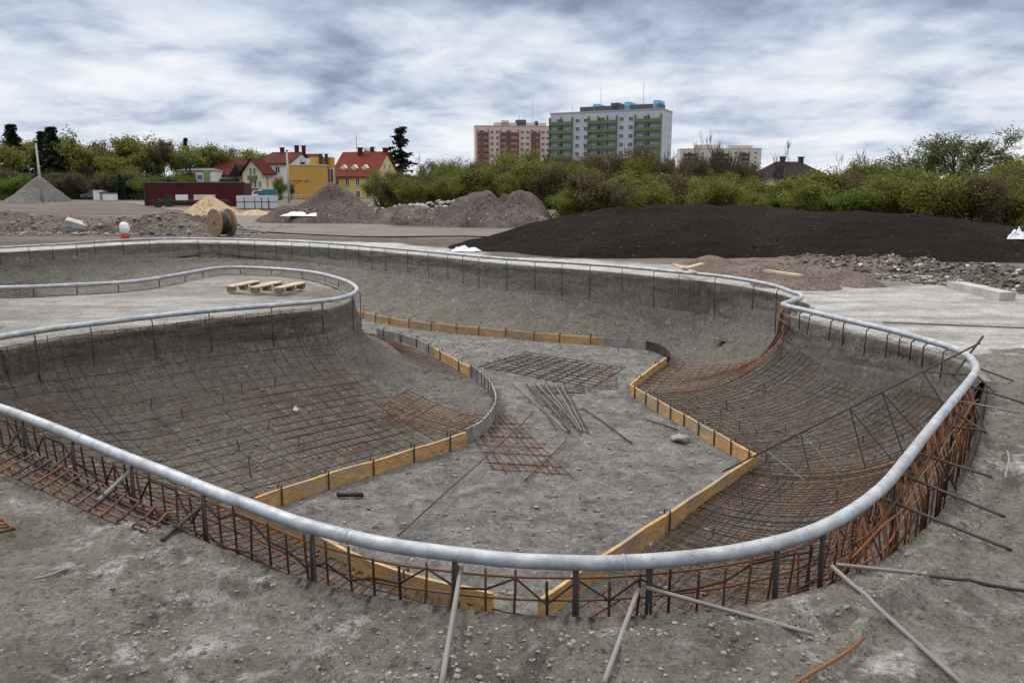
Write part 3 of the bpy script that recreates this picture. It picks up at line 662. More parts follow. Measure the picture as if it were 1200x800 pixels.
# flat mats on the floor and loose mesh
def flat_mat(name, quad, nu, nv, z, label, mat, r=.005, cat='rebar mesh', bow=.0, zs=None):
    A, B, D, E_ = [np.array(q_[:2]) for q_ in quad]; m_ = MB()
    def pt(u, v_):
        p = A * (1 - u) * (1 - v_) + B * u * (1 - v_) + D * u * v_ + E_ * (1 - u) * v_; return p
    def zz(p): return max(float(gz(p[0], p[1])), z) + .008 if zs is None else zs(p)
    for i in range(nu + 1):
        u = i / nu + random.uniform(-.2, .2) / nu; e0, e1 = random.uniform(-.04, .02), 1 + random.uniform(-.02, .04)
        m_.tube([(*pt(u, v_), zz(pt(u, v_))) for v_ in np.linspace(e0, e1, 7)], r, 5)
    for j in range(nv + 1):
        v_ = j / nv + random.uniform(-.2, .2) / nv; e0, e1 = random.uniform(-.04, .02), 1 + random.uniform(-.02, .04)
        m_.tube([(*pt(u, v_), zz(pt(u, v_)) + r * 1.7) for u in np.linspace(e0, e1, 9)], r, 5)
    return tag(m_.build(name, MT[mat], None, True), label, cat)
flat_mat('rebar_mesh', [P(560, 430, FZ), P(690, 455, FZ), P(728, 432, FZ), P(615, 414, FZ)], 11, 9, FZ, 'rusty flat rebar mat lying on the bowl floor beneath the far board', 'rust', .0065)
flat_mat('rebar_mesh', [P(538, 487, FZ), P(580, 552, FZ), P(668, 558, FZ), P(598, 488, FZ)], 7, 9, FZ, 'rusty flat rebar mat on the floor beside the curved grey board', 'rust_bright', .0055)
flat_mat('rebar_mesh', [P(628, 455, FZ), P(632, 462, FZ), P(686, 461, FZ), P(684, 455, FZ)], 3, 2, FZ, 'narrow strip of dusty mesh between the floor mat and the rod bundle', 'rust', .0055)
flat_mat('rebar_mesh', [P(703, 447, FZ), P(703, 456, FZ), P(722, 456, FZ), P(722, 443, FZ)], 4, 3, FZ, 'tiny scrap of rusty mesh right of the floor mat', 'rust_bright', .0055)
flat_mat('rebar_mesh', [P(-20, 545, 0), P(20, 525, 0), P(196, 612, -.03), P(172, 632, 0)], 4, 14, 0, 'rusty mesh edge sticking out over the ground at the left under the pipe', 'rust', .0058)
flat_mat('rebar_mesh', [P(-30, 606, 0), P(-30, 632, 0), P(18, 622, 0), P(6, 612, 0)], 3, 2, 0, 'corner of a loose orange rusty mesh at the left edge of the photo', 'rust_bright', .006)

# ------------------------------------------------------------------ formwork boards at the foot of the walls
def board(pts, label, mat='board', ht=.135, th=.028, stakes=.55, smat='dark_bar', z0=FZ, side=1):
    pl = resample(smooth_line([np.array(p[:2]) for p in pts], per=8) if len(pts) > 2 else np.array([p[:2] for p in pts]), step=.08)
    c0 = pl[0]; r_ = empty('formwork_board', (c0[0], c0[1], z0), 0, label, 'board', 'boards standing on edge round the bowl floor')
    m_ = MB(); nn = []
    for i in range(len(pl)):
        t_ = pl[min(i + 1, len(pl) - 1)] - pl[max(i - 1, 0)]; t_ /= np.linalg.norm(t_); nn.append(np.array([-t_[1], t_[0]]))
    vs = []
    for i, p in enumerate(pl):
        l_ = p - c0
        for (s_, h_) in ((-1, -.04), (1, -.04), (1, ht), (-1, ht)):
            q_ = l_ + nn[i] * s_ * th / 2; vs.append((q_[0], q_[1], h_ + (.004 * math.sin(i * .7 + c0[0] * 9) if h_ > 0 else 0)))
    n = len(pl); fs = [(0, 1, 2, 3), tuple((n - 1) * 4 + k_ for k_ in (3, 2, 1, 0))]
    for i in range(n - 1):
        for k_ in range(4): a_ = i * 4 + k_; b_ = i * 4 + (k_ + 1) % 4; fs.append((a_, a_ + 4, b_ + 4, b_))
    m_.add(vs, fs); m_.build('plank', MT[mat], r_)
    tot = n * .08; ns = max(1, int(tot / stakes))
    for k_ in range(ns):
        i = min(n - 1, int((k_ + .5) / ns * n)); l_ = pl[i] - c0 + nn[i] * side * (th / 2 + .008)
        s_ = MB(); x, y = l_; hh = ht + random.uniform(.015, .05); h2 = l_ - nn[i] * side * (th + .022)
        s_.tube([(x, y, -.05), (x, y, hh), (h2[0], h2[1], hh), (h2[0], h2[1], hh - .05)], .0075, 5); s_.build('stake', MT[smat], r_)
    return r_
BD = lambda L_: [P(a, b, FZ) for a, b in L_]
board(BD([(300, 601), (380, 573), (460, 549), (546, 521)]), 'long orange board running up to the curved grey board, below the wide rebar mat', stakes=.42, side=-1)
board(BD([(546, 521), (562, 512), (576, 497), (581, 480), (574, 461), (560, 447), (551, 441)]), 'curved cement-grey board bulging into the bowl floor', 'grey_ply', .17, .02, .22, 'grey_bar')
board(BD([(551, 441), (530, 429), (509, 417)]), 'short orange board above the curved grey board', stakes=.6)
board(BD([(509, 417), (490, 407), (468, 400), (442, 393)]), 'thin grey board curving round the tip of the peninsula', 'grey_ply', .14, .02, .5)
board(BD([(421, 371), (450, 379), (500, 386.5), (560, 392.5), (630, 399), (708, 405)]), 'longest orange board along the foot of the far wall', stakes=.5, ht=.14, side=-1)
board(BD([(708, 405), (735, 407), (757, 410)]), 'cement-grey board continuing the far board', 'grey_ply', .14, .02, .5)
board(BD([(757, 410), (772, 414), (782, 421), (782, 428)]), 'black bent board in the far right corner of the floor', 'black_ply', .15, .02, .5)
board(BD([(780, 429), (760, 444), (738, 462)]), 'short orange board leading from the black bent board to the corner', stakes=.7, side=-1)
board(BD([(739, 463), (885, 548)]), 'orange board with many stakes beside the right rebar mat', stakes=.30, side=-1)
board(BD([(885, 549), (800, 608), (718, 664), (660, 706), (632, 727)]), 'orange board coming towards the near pipe from the right corner', stakes=3, ht=.14)
board(BD([(284, 606), (360, 641), (440, 681), (520, 705), (578, 719)]), 'orange board seen under the nearest pipe through the rebar', stakes=.9, ht=.14)

# ------------------------------------------------------------------ truss jig standing in the right wall
r_ = empty('rebar_truss', P(850, 551, FZ), 0, 'welded rebar truss leaning over the right wall up to the pipe bend', 'truss')
o0 = Vector(P(850, 551, FZ)); A = Vector(P(846, 553, FZ + .03)); B = Vector(P(1142, 405, .24))
ch = MB(); ch.tube([A - o0, B - o0 + (B - A) * .02], .008, 6); ch.build('chord', MT['dark_bar'], r_, True)
def on_ch(px):
    best = min(range(201), key=lambda k_: abs(600 + F * (A.lerp(B, k_ / 200).x) / ((A.lerp(B, k_ / 200).y) * math.cos(PITCH) - (A.lerp(B, k_ / 200).z - CZ) * math.sin(PITCH)) - px)); return A.lerp(B, best / 200)
nodes_ = [on_ch(x) for x in (897, 938, 995, 1034, 1082, 1128)]
foot = lambda p, dx, dy: Vector((p.x + dx, p.y + dy, float(design(np.array([p.x + dx]), np.array([p.y + dy]))[0]) + .03))
for k_, p in enumerate(nodes_[:5]):
    s_ = MB(); s_.tube([p - o0, foot(p, .02 + .03 * k_, -.18 - .02 * k_) - o0], .007, 5); s_.build('strut', MT['dark_bar'], r_)
    s_ = MB(); s_.tube([p - o0, foot(p, .26, -.28) - o0], .006, 5); s_.build('strut', MT['grey_bar' if k_ < 2 else 'dark_bar'], r_)
s_ = MB(); s_.tube([Vector(P(1117, 440, -.02)) - o0, Vector(P(1152, 394, .26)) - o0], .010, 6); s_.build('upright', MT['dark_bar'], r_)

# ------------------------------------------------------------------ loose rods
for k_ in range(17):                                  # bundle on the floor
    a_ = P(612 + k_ * 3.0 + random.uniform(-3, 3), 449 + k_ * .2 + random.uniform(-1.5, 2), FZ + .02); b_ = P(655 + k_ * 1.9 + random.uniform(-9, 9), 498 + k_ * .5 + random.uniform(-6, 7), FZ + .02)
    if k_ == 0: a_, b_ = P(600, 448, FZ + .02), P(664, 505, FZ + .02)
    m_ = MB(); m_.tube([a_, [(a_[i] + b_[i]) / 2 + (.006 if i == 2 else 0) for i in range(3)], b_], .0078, 5); o = m_.build('rebar_rod', MT['dark_bar' if k_ % 3 else 'grey_bar'])
    tag(o, 'steel rod in the bundle on the bowl floor, %s from the left' % ORD[k_], 'rod', 'steel rods in a bundle on the bowl floor')
for (a, b, za, r, mt, lab) in [((626, 487), (468, 635), FZ + .03, .007, 'rust', 'long rusty rod lying across the bowl floor towards the near pipe'),
        ((683, 478), (742, 519), FZ + .02, .0085, 'rust', 'short bent rusty rod on the floor right of the rod bundle'),
        ((757, 491), (795, 503), FZ + .02, .008, 'dark_bar', 'dark rod lying by the foot of the zigzag board'),
        ((750, 498), (738, 480), FZ + .02, .004, 'grey_bar', 'thin grey wire on the floor near the zigzag board'),
        ((664, 514), (616, 563), FZ + .02, .006, 'dark_bar', 'thin dark rod crossing the floor mat beside the curved board'),
        ((1012, 747), (932, 803), .006, .0062, 'rust_bright', 'orange rusty rod lying on the ground at the bottom right'),
        ((40, 678), (82, 666), .006, .006, 'grey_bar', 'short grey rod half buried in the ground at lower left'),
        ((1034, 377.5), (1210, 384.5), .01, .007, 'dark_bar', 'long dark bar lying on the pale slab beyond the right pipe'),
        ((1090, 674), (1205, 692), .004, .007, 'dark_bar', 'dark bar half buried in the ground at the right edge'),
        ((1180, 528), (1181, 560), .004, .006, 'grey_bar', 'short grey bar on the ground near the right edge')]:
    A_ = np.array(P(*a, za)); B_ = np.array(P(*b, za)); m_ = MB(); pts = []
    for s_ in np.linspace(0, 1, 9):
        p = A_ * (1 - s_) + B_ * s_; pts.append((p[0] + .01 * math.sin(s_ * 5), p[1], max(float(gz(p[0], p[1])) + r * .8, za) if za > -1 else max(float(gz(p[0], p[1])) + r, za + (.05 if 'long rusty' in lab else 0))))
    m_.tube(pts, r, 6); tag(m_.build('rebar_rod', MT[mt], None, True), lab, 'rod')

# depth stakes standing in the walls
stk = [(240, 395), (262, 470), (283, 462), (215, 492), (313, 505), (176, 480), (282, 527), (343, 483), (376, 498), (295, 560), (290, 545), (350, 525), (322, 455), (345, 372), (378, 383),
       (815, 470), (852, 478), (867, 505), (846, 492), (885, 510), (920, 512), (898, 460), (820, 440), (960, 528), (898, 540), (943, 556), (880, 560), (915, 585), (1010, 518), (980, 590), (1020, 545), (835, 630), (872, 592), (897, 545), (760, 415)]
def wall_hit(px, py):                                 # where a sight line meets the wall surface
    a_, b_, c_ = ray(px, py); tt = np.linspace(2, 26, 1200); x = a_ * tt; y = b_ * tt; z = CZ + c_ * tt
    g_ = gz(x, y); k_ = int(np.argmax(z < g_)); return Vector((x[k_], y[k_], float(g_[k_])))
for k_, (a, b) in enumerate(stk):
    p = wall_hit(a, b)
    m_ = MB(); h_ = random.uniform(.07, .12); tx, ty = random.uniform(-.03, .03), random.uniform(-.03, .03)
    m_.tube([p - Vector((0, 0, .06)), p + Vector((tx, ty, h_))], .006, 5); o = m_.build('stake', MT['dark_bar'])
    side = 'left' if a < 500 else 'right'; idx = sorted([q_ for q_ in stk if (q_[0] < 500) == (a < 500)]).index((a, b))
    tag(o, 'short dark stake in the %s bowl wall, %s from the left there' % (side, ORD[idx]), 'stake', 'short level stakes in the bowl walls')

# ------------------------------------------------------------------ small things in and round the bowl
p = wall_hit(848, 402); m_ = MB(); m_.box((0, 0, .03), (.34, .10, .022), R(-22), 0, R(6)); m_.box((.03, 0, .05), (.20, .02, .03), R(-22), 0, R(6))
o = m_.build('wooden_float', MT['drum_wood']); o.location = p; tag(o, 'brown wooden plank float lying on the far wall right of the black board', 'plank')
m_ = MB(); m_.tube([(-.11, .03, .02), (-.05, 0, .03), (.03, 0, .03), (.11, .02, .02)], .022, 8); o = m_.build('hose_piece', MT['black'], None, True); o.location = P(410, 583, FZ + .005)
tag(o, 'short piece of black hose lying by the long left board', 'hose')
m_ = MB(); m_.rock((0, 0, .03), .09, 5, .6, 2); o = m_.build('stone', MT['pebble'], None, True); o.location = P(797, 517, FZ); tag(o, 'grey fist-sized stone on the floor by the zigzag board', 'stone')
def rag(name, loc, rx, ry, h, label, mat='white_cloth', cat='plastic sheet', seed=1, n=26):
    m_ = MB(); vs = []; rnd = np.random.RandomState(seed)
    for i in range(n):
        for j in range(n):
            u, v_ = i / (n - 1) * 2 - 1, j / (n - 1) * 2 - 1
            rr_ = max(abs(u), abs(v_)); ang = math.atan2(v_, u); kx = rx * (1 + .25 * math.sin(ang * 3 + seed) + .1 * math.sin(ang * 7))
            x, y = u * kx, v_ * ry * (1 + .2 * math.cos(ang * 2 + seed)); fo = float(fbm(np.array([x * 3 / rx + seed]), np.array([y * 3 / ry]), .95, 4, seed)[0])
            z = h * max(0, 1 - rr_ ** 1.6) * (.65 + .55 * fo) + .012; vs.append((x, y, z))
    fs = [(i * n + j, (i + 1) * n + j, (i + 1) * n + j + 1, i * n + j + 1) for i in range(n - 1) for j in range(n - 1)]
    m_.add(vs, fs); o = m_.build(name, MT[mat], None, False); o.location = loc
    sol = o.modifiers.new('thickness', 'SOLIDIFY'); sol.thickness = .006; return tag(o, label, cat)
q_ = P(545, 294.5, 0); rag('plastic_bag', q_, .30, .22, .16, 'crumpled white sheeting on the slab behind the far pipe', cat='bag')
q_ = P(755, 463, FZ); rag('plastic_bag', q_, .07, .06, .05, 'tiny white scrap beside the zigzag board corner', cat='bag', seed=4)
q_ = wall_hit(347, 487); rag('plastic_bag', q_ + Vector((0, 0, .05)), .03, .03, .04, 'tiny white scrap caught on the wide left rebar mat', cat='bag', seed=6)
# pallet on the peninsula
c_ = P(313, 342, 0); r_ = empty('wooden_pallet', (c_[0], c_[1], float(gz(c_[0], c_[1]))), R(-14), 'weathered wooden pallet lying on the ground inside the inner pipe loop', 'pallet')
for y in (-.30, 0, .30):
    m_ = MB(); m_.box((0, y, .035), (.86, .05, .022)); m_.build('runner', MT['plank'], r_)
for x in (-.38, 0, .38):
    m_ = MB(); m_.box((x, 0, .115), (.14, .72, .02)); m_.build('deck_board', MT['plank'], r_)
    for y in (-.30, 0, .30):
        m_ = MB(); m_.box((x, y, .0755), (.10, .09, .058)); m_.build('block', MT['drum_wood'], r_)
# planks on the spoil
for (a, b, za, lab) in [((896, 318), (938, 324), .22, 'pale plank lying on the brown spoil behind the far pipe'), ((802, 316), (823, 310), .16, 'short plank crossing another beside the far pipe'),
                        ((790, 311), (815, 321), .13, 'plank under another one beside the far pipe'), ((786, 319), (812, 318), .1, 'third plank of the little heap beside the far pipe')]:
    m_ = MB(); m_.span(P(*a, za), P(*b, za), .09, .03); tag(m_.build('plank', MT['plank']), lab, 'plank', 'planks beyond the far pipe')
# cable drum
Dd = 26.5; c_ = P(261, 277.5, 0); r_ = empty('cable_drum', c_, R(-129), 'wooden cable drum standing on its rims beyond the far pipe', 'cable drum')
def disc(m_, x0, x1, r, n=36, holes=False):
    vs = []
    for x in (x0, x1):
        for k_ in range(n): a_ = 2 * math.pi * k_ / n; vs.append((x, r * math.cos(a_), .44 + r * math.sin(a_)))
    m_.add(vs, [tuple(range(n)), tuple(reversed(range(n, 2 * n)))] + [(k_, n + k_, n + (k_ + 1) % n, (k_ + 1) % n) for k_ in range(n)])
for nm, x0, x1, r, mt in (('flange', -.27, -.22, .44, 'drum_wood'), ('flange', .22, .27, .44, 'drum_wood'), ('barrel', -.22, .22, .24, 'drum_wood'), ('cable', -.06, .218, .36, 'black')):
    m_ = MB(); disc(m_, x0, x1, r); m_.build(nm, MT[mt], r_)
m_ = MB(); disc(m_, -.274, .274, .05, 16); m_.build('hub', MT['dark_bar'], r_)
# orange cone with a white bag over it
c_ = P(147, 282, 0); r_ = empty('traffic_cone', c_, 0, 'orange cone with a white bag pulled over its top, beyond the far pipe', 'traffic cone')
m_ = MB(); m_.tube([(0, 0, .0), (0, 0, .03)], .17, 4); m_.tube([(0, 0, .03), (0, 0, .36)], [.13, .08], 14); m_.build('cone', MT['orange'], r_, True)
m_ = MB(); m_.tube([(0, 0, .22), (0, 0, .27), (.01, 0, .36), (.0, 0, .46), (-.02, 0, .52), (-.01, 0, .54)], [.10, .125, .14, .125, .09, .02], 12); m_.build('bag', MT['white_cloth'], r_, False)

# ------------------------------------------------------------------ heaps
def heap(name, label, mat, cones, n=90, nz=.05, nf_=1.2, cat='earth pile', seed=1, group=None, sink=.25):
    """cones: (x, y, rx, ry, h, sharp); heights joined by maximum"""
    x0 = min(c[0] - c[2] for c in cones) - .2; x1 = max(c[0] + c[2] for c in cones) + .2; y0 = min(c[1] - c[3] for c in cones) - .2; y1 = max(c[1] + c[3] for c in cones) + .2
    ax = np.linspace(x0, x1, n); ay = np.linspace(y0, y1, max(20, int(n * min(1, (y1 - y0) / (x1 - x0) + .3)))); xx, yy = np.meshgrid(ax, ay); s_ = xx.shape
    wx = xx + fbm(xx, yy, .5 * nf_, 3, seed + 50) * nz * 4; wy = yy + fbm(xx, yy, .5 * nf_, 3, seed + 60) * nz * 4
    z = np.full(s_, -sink)
    for (cx, cy, rx, ry, h, sp) in cones:
        q2 = np.sqrt(((wx - cx) / rx) ** 2 + ((wy - cy) / ry) ** 2 + sp); z = np.maximum(z, (h + sink) * (1 - q2) / (1 - math.sqrt(sp)) - sink)
    z += fbm(xx, yy, nf_, 5, seed, .6) * nz * np.clip((z + sink) * 3, 0, 1)
    base = gz(xx, yy)
    vs = np.stack([xx, yy, z + np.where(z > -sink + .02, base, base)], -1).reshape(-1, 3); cx, cy = cones[0][0], cones[0][1]
    vs[:, 0] -= cx; vs[:, 1] -= cy
    keep = (z > -sink + .015)
    fs = []; idx = np.arange(s_[0] * s_[1]).reshape(s_)
    kk = keep[:-1, :-1] | keep[1:, :-1] | keep[:-1, 1:] | keep[1:, 1:]
    for j, i in zip(*np.nonzero(kk)): fs.append((int(idx[j, i]), int(idx[j, i + 1]), int(idx[j + 1, i + 1]), int(idx[j + 1, i])))
    me_ = bpy.data.meshes.new(name); me_.from_pydata(vs.tolist(), [], fs); me_.shade_smooth(); me_.materials.append(MT[mat])
    o = bpy.data.objects.new(name, me_); C.objects.link(o); o.location = (cx, cy, 0); tag(o, label, cat, group)
    from_z = lambda x, y: float(z[int(np.clip(np.searchsorted(ay, y), 0, s_[0] - 1)), int(np.clip(np.searchsorted(ax, x), 0, s_[1] - 1))])
    return o, from_z
# long dark mound: a row of tipped loads grown together
crest = [(640, 268), (690, 250), (725, 243), (770, 239), (820, 240), (865, 240), (910, 244), (955, 247), (1005, 246), (1050, 250), (1100, 254), (1150, 261), (1210, 266), (1290, 270), (1400, 272)]
cn = []
for k_, (a, b) in enumerate(crest):
    yy = 20.8 + (.9 if k_ > 2 else 0) + .5 * math.sin(k_ * 1.7) - max(0, (a - 900)) / 300 * 1.6; x, _, z = Y(a, b, yy); wd = 3.4 + 1.6 * min(1, k_ / 3)
    cn.append((x, yy, wd, min(wd, 5.0), z, .035))
_, mound_z = heap('soil_mound', 'long dark brown soil mound stretching behind the bowl to the right edge', 'dark_soil', cn, 520, .085, .75, seed=3)
cpt = Y(1192, 275, 18.0)
rag('plastic_sheet', (cpt[0], cpt[1], cpt[2] - .1), .22, .18, .30, 'white plastic sheet on the dark mound at the right edge', seed=9)
rag('plastic_sheet', (cpt[0] + .26, cpt[1], cpt[2] - .12), .08, .08, .34, 'violet blue plastic lying against the white sheet on the dark mound', 'blue_cloth', seed=12)
def cone_px(px, pyt, pyb, halfw, name, label, mat, ratio=.8, sp=.012, extra=(), **kw):
    """a tipped pile: peak pixel, base pixel row, half width in pixels"""
    yb = P(px, pyb, 0)[1]; rx = halfw / F * yb; yc = yb + rx * ratio * .8; x, _, z = Y(px, pyt, yc); sc_ = yc / yb
    cs = [(x, yc, rx * sc_ * 1.12, rx * sc_ * ratio * 1.1, z, sp)]
    for (a, b, hw) in extra:
        x2, _, z2 = Y(a, b, yc); cs.append((x2, yc, hw / F * yc * 1.12, hw / F * yc * ratio, z2, sp * 3))
    return heap(name, label, mat, cs, **kw)
cone_px(390, 214, 263, 70, 'earth_pile', 'mauve grey earth pile with white sheeting, in front of the yellow flat building', 'mauve_soil', extra=[(345, 240, 60), (372, 224, 40), (430, 243, 45)], nz=.10, nf_=1.1, seed=11, n=150)
cone_px(563, 222, 266, 72, 'earth_pile', 'mauve grey earth pile in front of the bushes, left of the dark mound', 'mauve_soil', extra=[(600, 236, 55), (525, 243, 50)], nz=.10, nf_=1.3, seed=17, n=150)
cone_px(612, 223, 258, 38, 'earth_pile', 'rounded earth pile squeezed between the peaked pile and the dark mound', 'mauve_soil', sp=.12, nz=.08, seed=19, extra=[(595, 226, 26)])
cone_px(690, 235, 255, 42, 'sand_pile', 'low pale hump showing just above the dark mound under the pink tower', 'spoil', sp=.1, nz=.06, seed=23, cat='sand pile', extra=[(742, 237, 24)])
cone_px(246, 229, 253, 38, 'sand_pile', 'yellow sand cone between the red container and the cable drum', 'sand', sp=.01, nz=.03, seed=29, cat='sand pile')
cone_px(300, 245, 253, 34, 'sand_pile', 'flat spread of yellow sand in front of the wrapped pallets', 'sand', sp=.1, nz=.03, seed=31, cat='sand pile')
cone_px(157, 213, 233, 26, 'sand_pile', 'yellow sand pile left of the red container', 'sand', sp=.03, nz=.1, nf_=.5, seed=37, cat='sand pile', extra=[(172, 222, 18)])
cone_px(43, 206, 236, 33, 'gravel_pile', 'tall grey gravel cone at the far left in front of the trees', 'grey_gravel', sp=.006, nz=.08, nf_=.4, seed=41, cat='gravel pile')
cone_px(26, 223, 239, 26, 'gravel_pile', 'smaller grey gravel cone in front of the tall one', 'grey_gravel', sp=.01, nz=.06, nf_=.5, seed=43, cat='gravel pile')
cone_px(66, 221, 236, 16, 'gravel_pile', 'low grey gravel hump right of the tall gravel cone', 'grey_gravel', sp=.1, nz=.06, nf_=.5, seed=44, cat='gravel pile')
cone_px(480, 240, 264, 62, 'rubble_heap', 'low ridge of rubble between the two mauve earth piles', 'rubble', sp=.2, nz=.12, nf_=2.2, seed=47, extra=[(450, 243, 30), (520, 241, 30)], cat='rubble heap')
def chunks(base_fn, spots, name, lab, cat, grp, mat='pale_pebble', seed=0):
    rnd = random.Random(seed)
    for k_, (x, y, z, r) in enumerate(spots):
        m_ = MB(); m_.rock((0, 0, 0), r, seed * 100 + k_, .8, 1); o = m_.build(name, MT[mat]); o.location = (x, y, z + r * .1); o.rotation_euler = (rnd.uniform(-.5, .5), rnd.uniform(-.5, .5), rnd.uniform(0, 6))
        tag(o, lab % ORD[k_], cat, grp)
# lumpy ground left of the drum
_, lz1 = heap('rubble_heap', 'churned lumpy earth ridge left of the cable drum beyond the far pipe', 'rubble',
     [(Y(205, 255, 28.5)[0], 28.5, 2.6, 1.8, .62, .05), (Y(170, 262, 27)[0], 27, 1.8, 1.3, .42, .1), (Y(232, 268, 27)[0], 27, 1.4, 1.2, .25, .1), (Y(140, 258, 29)[0], 29, 2.0, 1.6, .5, .1), (Y(100, 256, 28.5)[0], 28.5, 2.0, 1.7, .55, .1), (Y(110, 255, 31)[0], 31, 2.0, 1.6, .4, .1)], 220, .13, 1.5, 'rubble heap', 53)
_, lz2 = heap('rubble_heap', 'low churned earth bank at the left edge beyond the far pipe', 'rubble',
     [(Y(50, 256, 29)[0], 29, 2.4, 1.7, .55, .1), (Y(5, 252, 31)[0], 31, 2.6, 2.0, .65, .1), (Y(-50, 255, 30)[0], 30, 3, 2, .6, .1), (Y(30, 248, 36)[0], 36, 4, 2, .35, .1), (Y(80, 247, 37)[0], 37, 4.5, 1.6, .3, .1)], 200, .13, 1.5, 'rubble heap', 59)
m_ = MB(); m_.box((0, 0, .2), (.75, .5, .36), R(20), R(10), R(18)); o = m_.build('concrete_block', MT['concrete']); o.location = P(91, 272, 0); tag(o, 'broken concrete block lying on the lumpy ground at the left', 'concrete block')
# brown spoil and rubble beyond the right part of the far pipe
sp_c = []
for (a, b, hw, h) in [(850, 318, 42, .22), (900, 322, 55, .24), (950, 326, 52, .24), (995, 330, 38, .20), (930, 333, 60, .13), (835, 309, 40, .16), (880, 312, 50, .18)]:
    x, y, _ = P(a, b, 0); sp_c.append((x, y + .1, hw / F * y * 1.2, .95, h, .1))
_, spz = heap('spoil_heap', 'low reddish brown spoil heap between the far pipe and the dark mound', 'spoil', sp_c, 300, .04, 2.5, 'earth pile', 61, sink=.06)
rb_c = []
for (a, b, hw, h) in [(1000, 316, 40, .24), (1045, 319, 40, .30), (1090, 321, 40, .22), (1140, 325, 40, .22), (1185, 332, 40, .28), (1230, 340, 50, .30), (960, 312, 40, .22), (1300, 350, 60, .4)]:
    x, y, _ = P(a, b, 0); rb_c.append((x, y + .3, hw / F * y * 1.3, .9, h, .1))
_, rbz = heap('rubble_heap', 'grey brown rubble ridge along the front foot of the dark mound at right', 'rubble', rb_c, 300, .07, 3.2, 'rubble heap', 67, sink=.06)
# pieces of rubble on it: too many to count, small
def scatter(name, lab, n, region, rmin, rmax, zf, mat, seed, sub=1, pw=2.5):
    rnd = random.Random(seed); m_ = MB()
    for k_ in range(n):
        x, y = region(rnd); r = rmin + (rmax - rmin) * rnd.random() ** pw; m_.rock((x, y, zf(x, y) + r * .25), r, rnd.randrange(10**6), .75, sub)
    o = m_.build(name, MT[mat]); tag(o, lab, None, None, 'stuff'); return o
def reg_px(poly_fn): return poly_fn
def rgap(rnd):
    a = rnd.uniform(940, 1290); c = 318 + max(0, a - 1000) * .11; x, y, _ = P(a, c + rnd.uniform(-10, 8), 0); return x, y + .3
scatter('rubble', 'grey stones and broken lumps on the rubble ridge', 3800, rgap, .006, .055, lambda x, y: max(rbz(x, y), 0) + float(gz(x, y)), 'rubble_stone', 3)
def rleft(rnd): return rnd.uniform(-19, -8.5), rnd.uniform(25.5, 32)
scatter('rubble', 'small stones and clods on the churned earth at the left', 900, rleft, .015, .12, lambda x, y: max(lz1(x, y) if x > -17 else 0, lz2(x, y) if x < -14 else 0, 0) + float(gz(x, y)), 'pebble', 5)
def rmid(rnd): a = rnd.uniform(430, 545); x, y, _ = P(a, rnd.uniform(246, 262), 0); return x, y + 1
scatter('rubble', 'broken bricks and stones on the rubble ridge by the yellow house', 160, rmid, .04, .22, lambda x, y: .45 + .2 * math.sin(x), 'pale_pebble', 6)
rag('plastic_sheet', Y(366, 253, 35.0), 1.0, .5, .35, 'white sheeting lying at the foot of the earth pile by the yellow building', seed=15)
# low concrete kerb by the rubble
a_, b_ = P(1118, 338, 0), P(1180, 352, 0)
m_ = MB(); m_.span((a_[0], a_[1], -.05), (b_[0], b_[1], -.05), .22, .16); tag(m_.build('concrete_kerb', MT['concrete']), 'low pale concrete kerb on the slab in front of the rubble ridge', 'kerb')

# gravel scattered on the near ground, in the bowl and along the lip
def clus(rnd):
    while True:
        y = 1.5 + rnd.random() ** 1.5 * 5.5; x = rnd.uniform(-.72, .72) * (y + .3)
        s0, _, _, _, _ = bowl_one(x, y)
        if s0 < -.01: 
            k_ = float(fbm(np.array([x]), np.array([y]), 1.3, 3, 99)[0])
            if rnd.random() < .10 + max(0, k_) * 1.3 + (.6 if s0 > -.18 else 0): return x, y
SDG = sd.reshape(sh)
def bowl_one(x, y):
    i = int(np.clip(np.searchsorted(xs_a, x), 0, nx - 1)); j = int(np.clip(np.searchsorted(ys_a, y), 0, ny - 1)); return SDG[j, i], 0, 0, 0, 0
scatter('gravel', 'loose grey gravel and crumbs on the near ground round the bowl', 14000, clus, .0013, .0115, lambda x, y: float(gz(x, y)) - .001, 'pebble', 8, pw=5)
scatter('gravel', 'pale gravel grains on the near ground', 350, clus, .0012, .0060, lambda x, y: float(gz(x, y)), 'pale_pebble', 9, pw=3)
def inb(rnd):
    while True:
        x = rnd.uniform(-4.5, 3.8); y = rnd.uniform(3, 19)
        if bowl_one(x, y)[0] > .3: return x, y
scatter('gravel', 'loose stones and clods on the walls and floor of the bowl', 14000, inb, .005, .026, lambda x, y: float(gz(x, y)) - .002, 'pebble', 10, pw=3.6)

exec_marker = 0
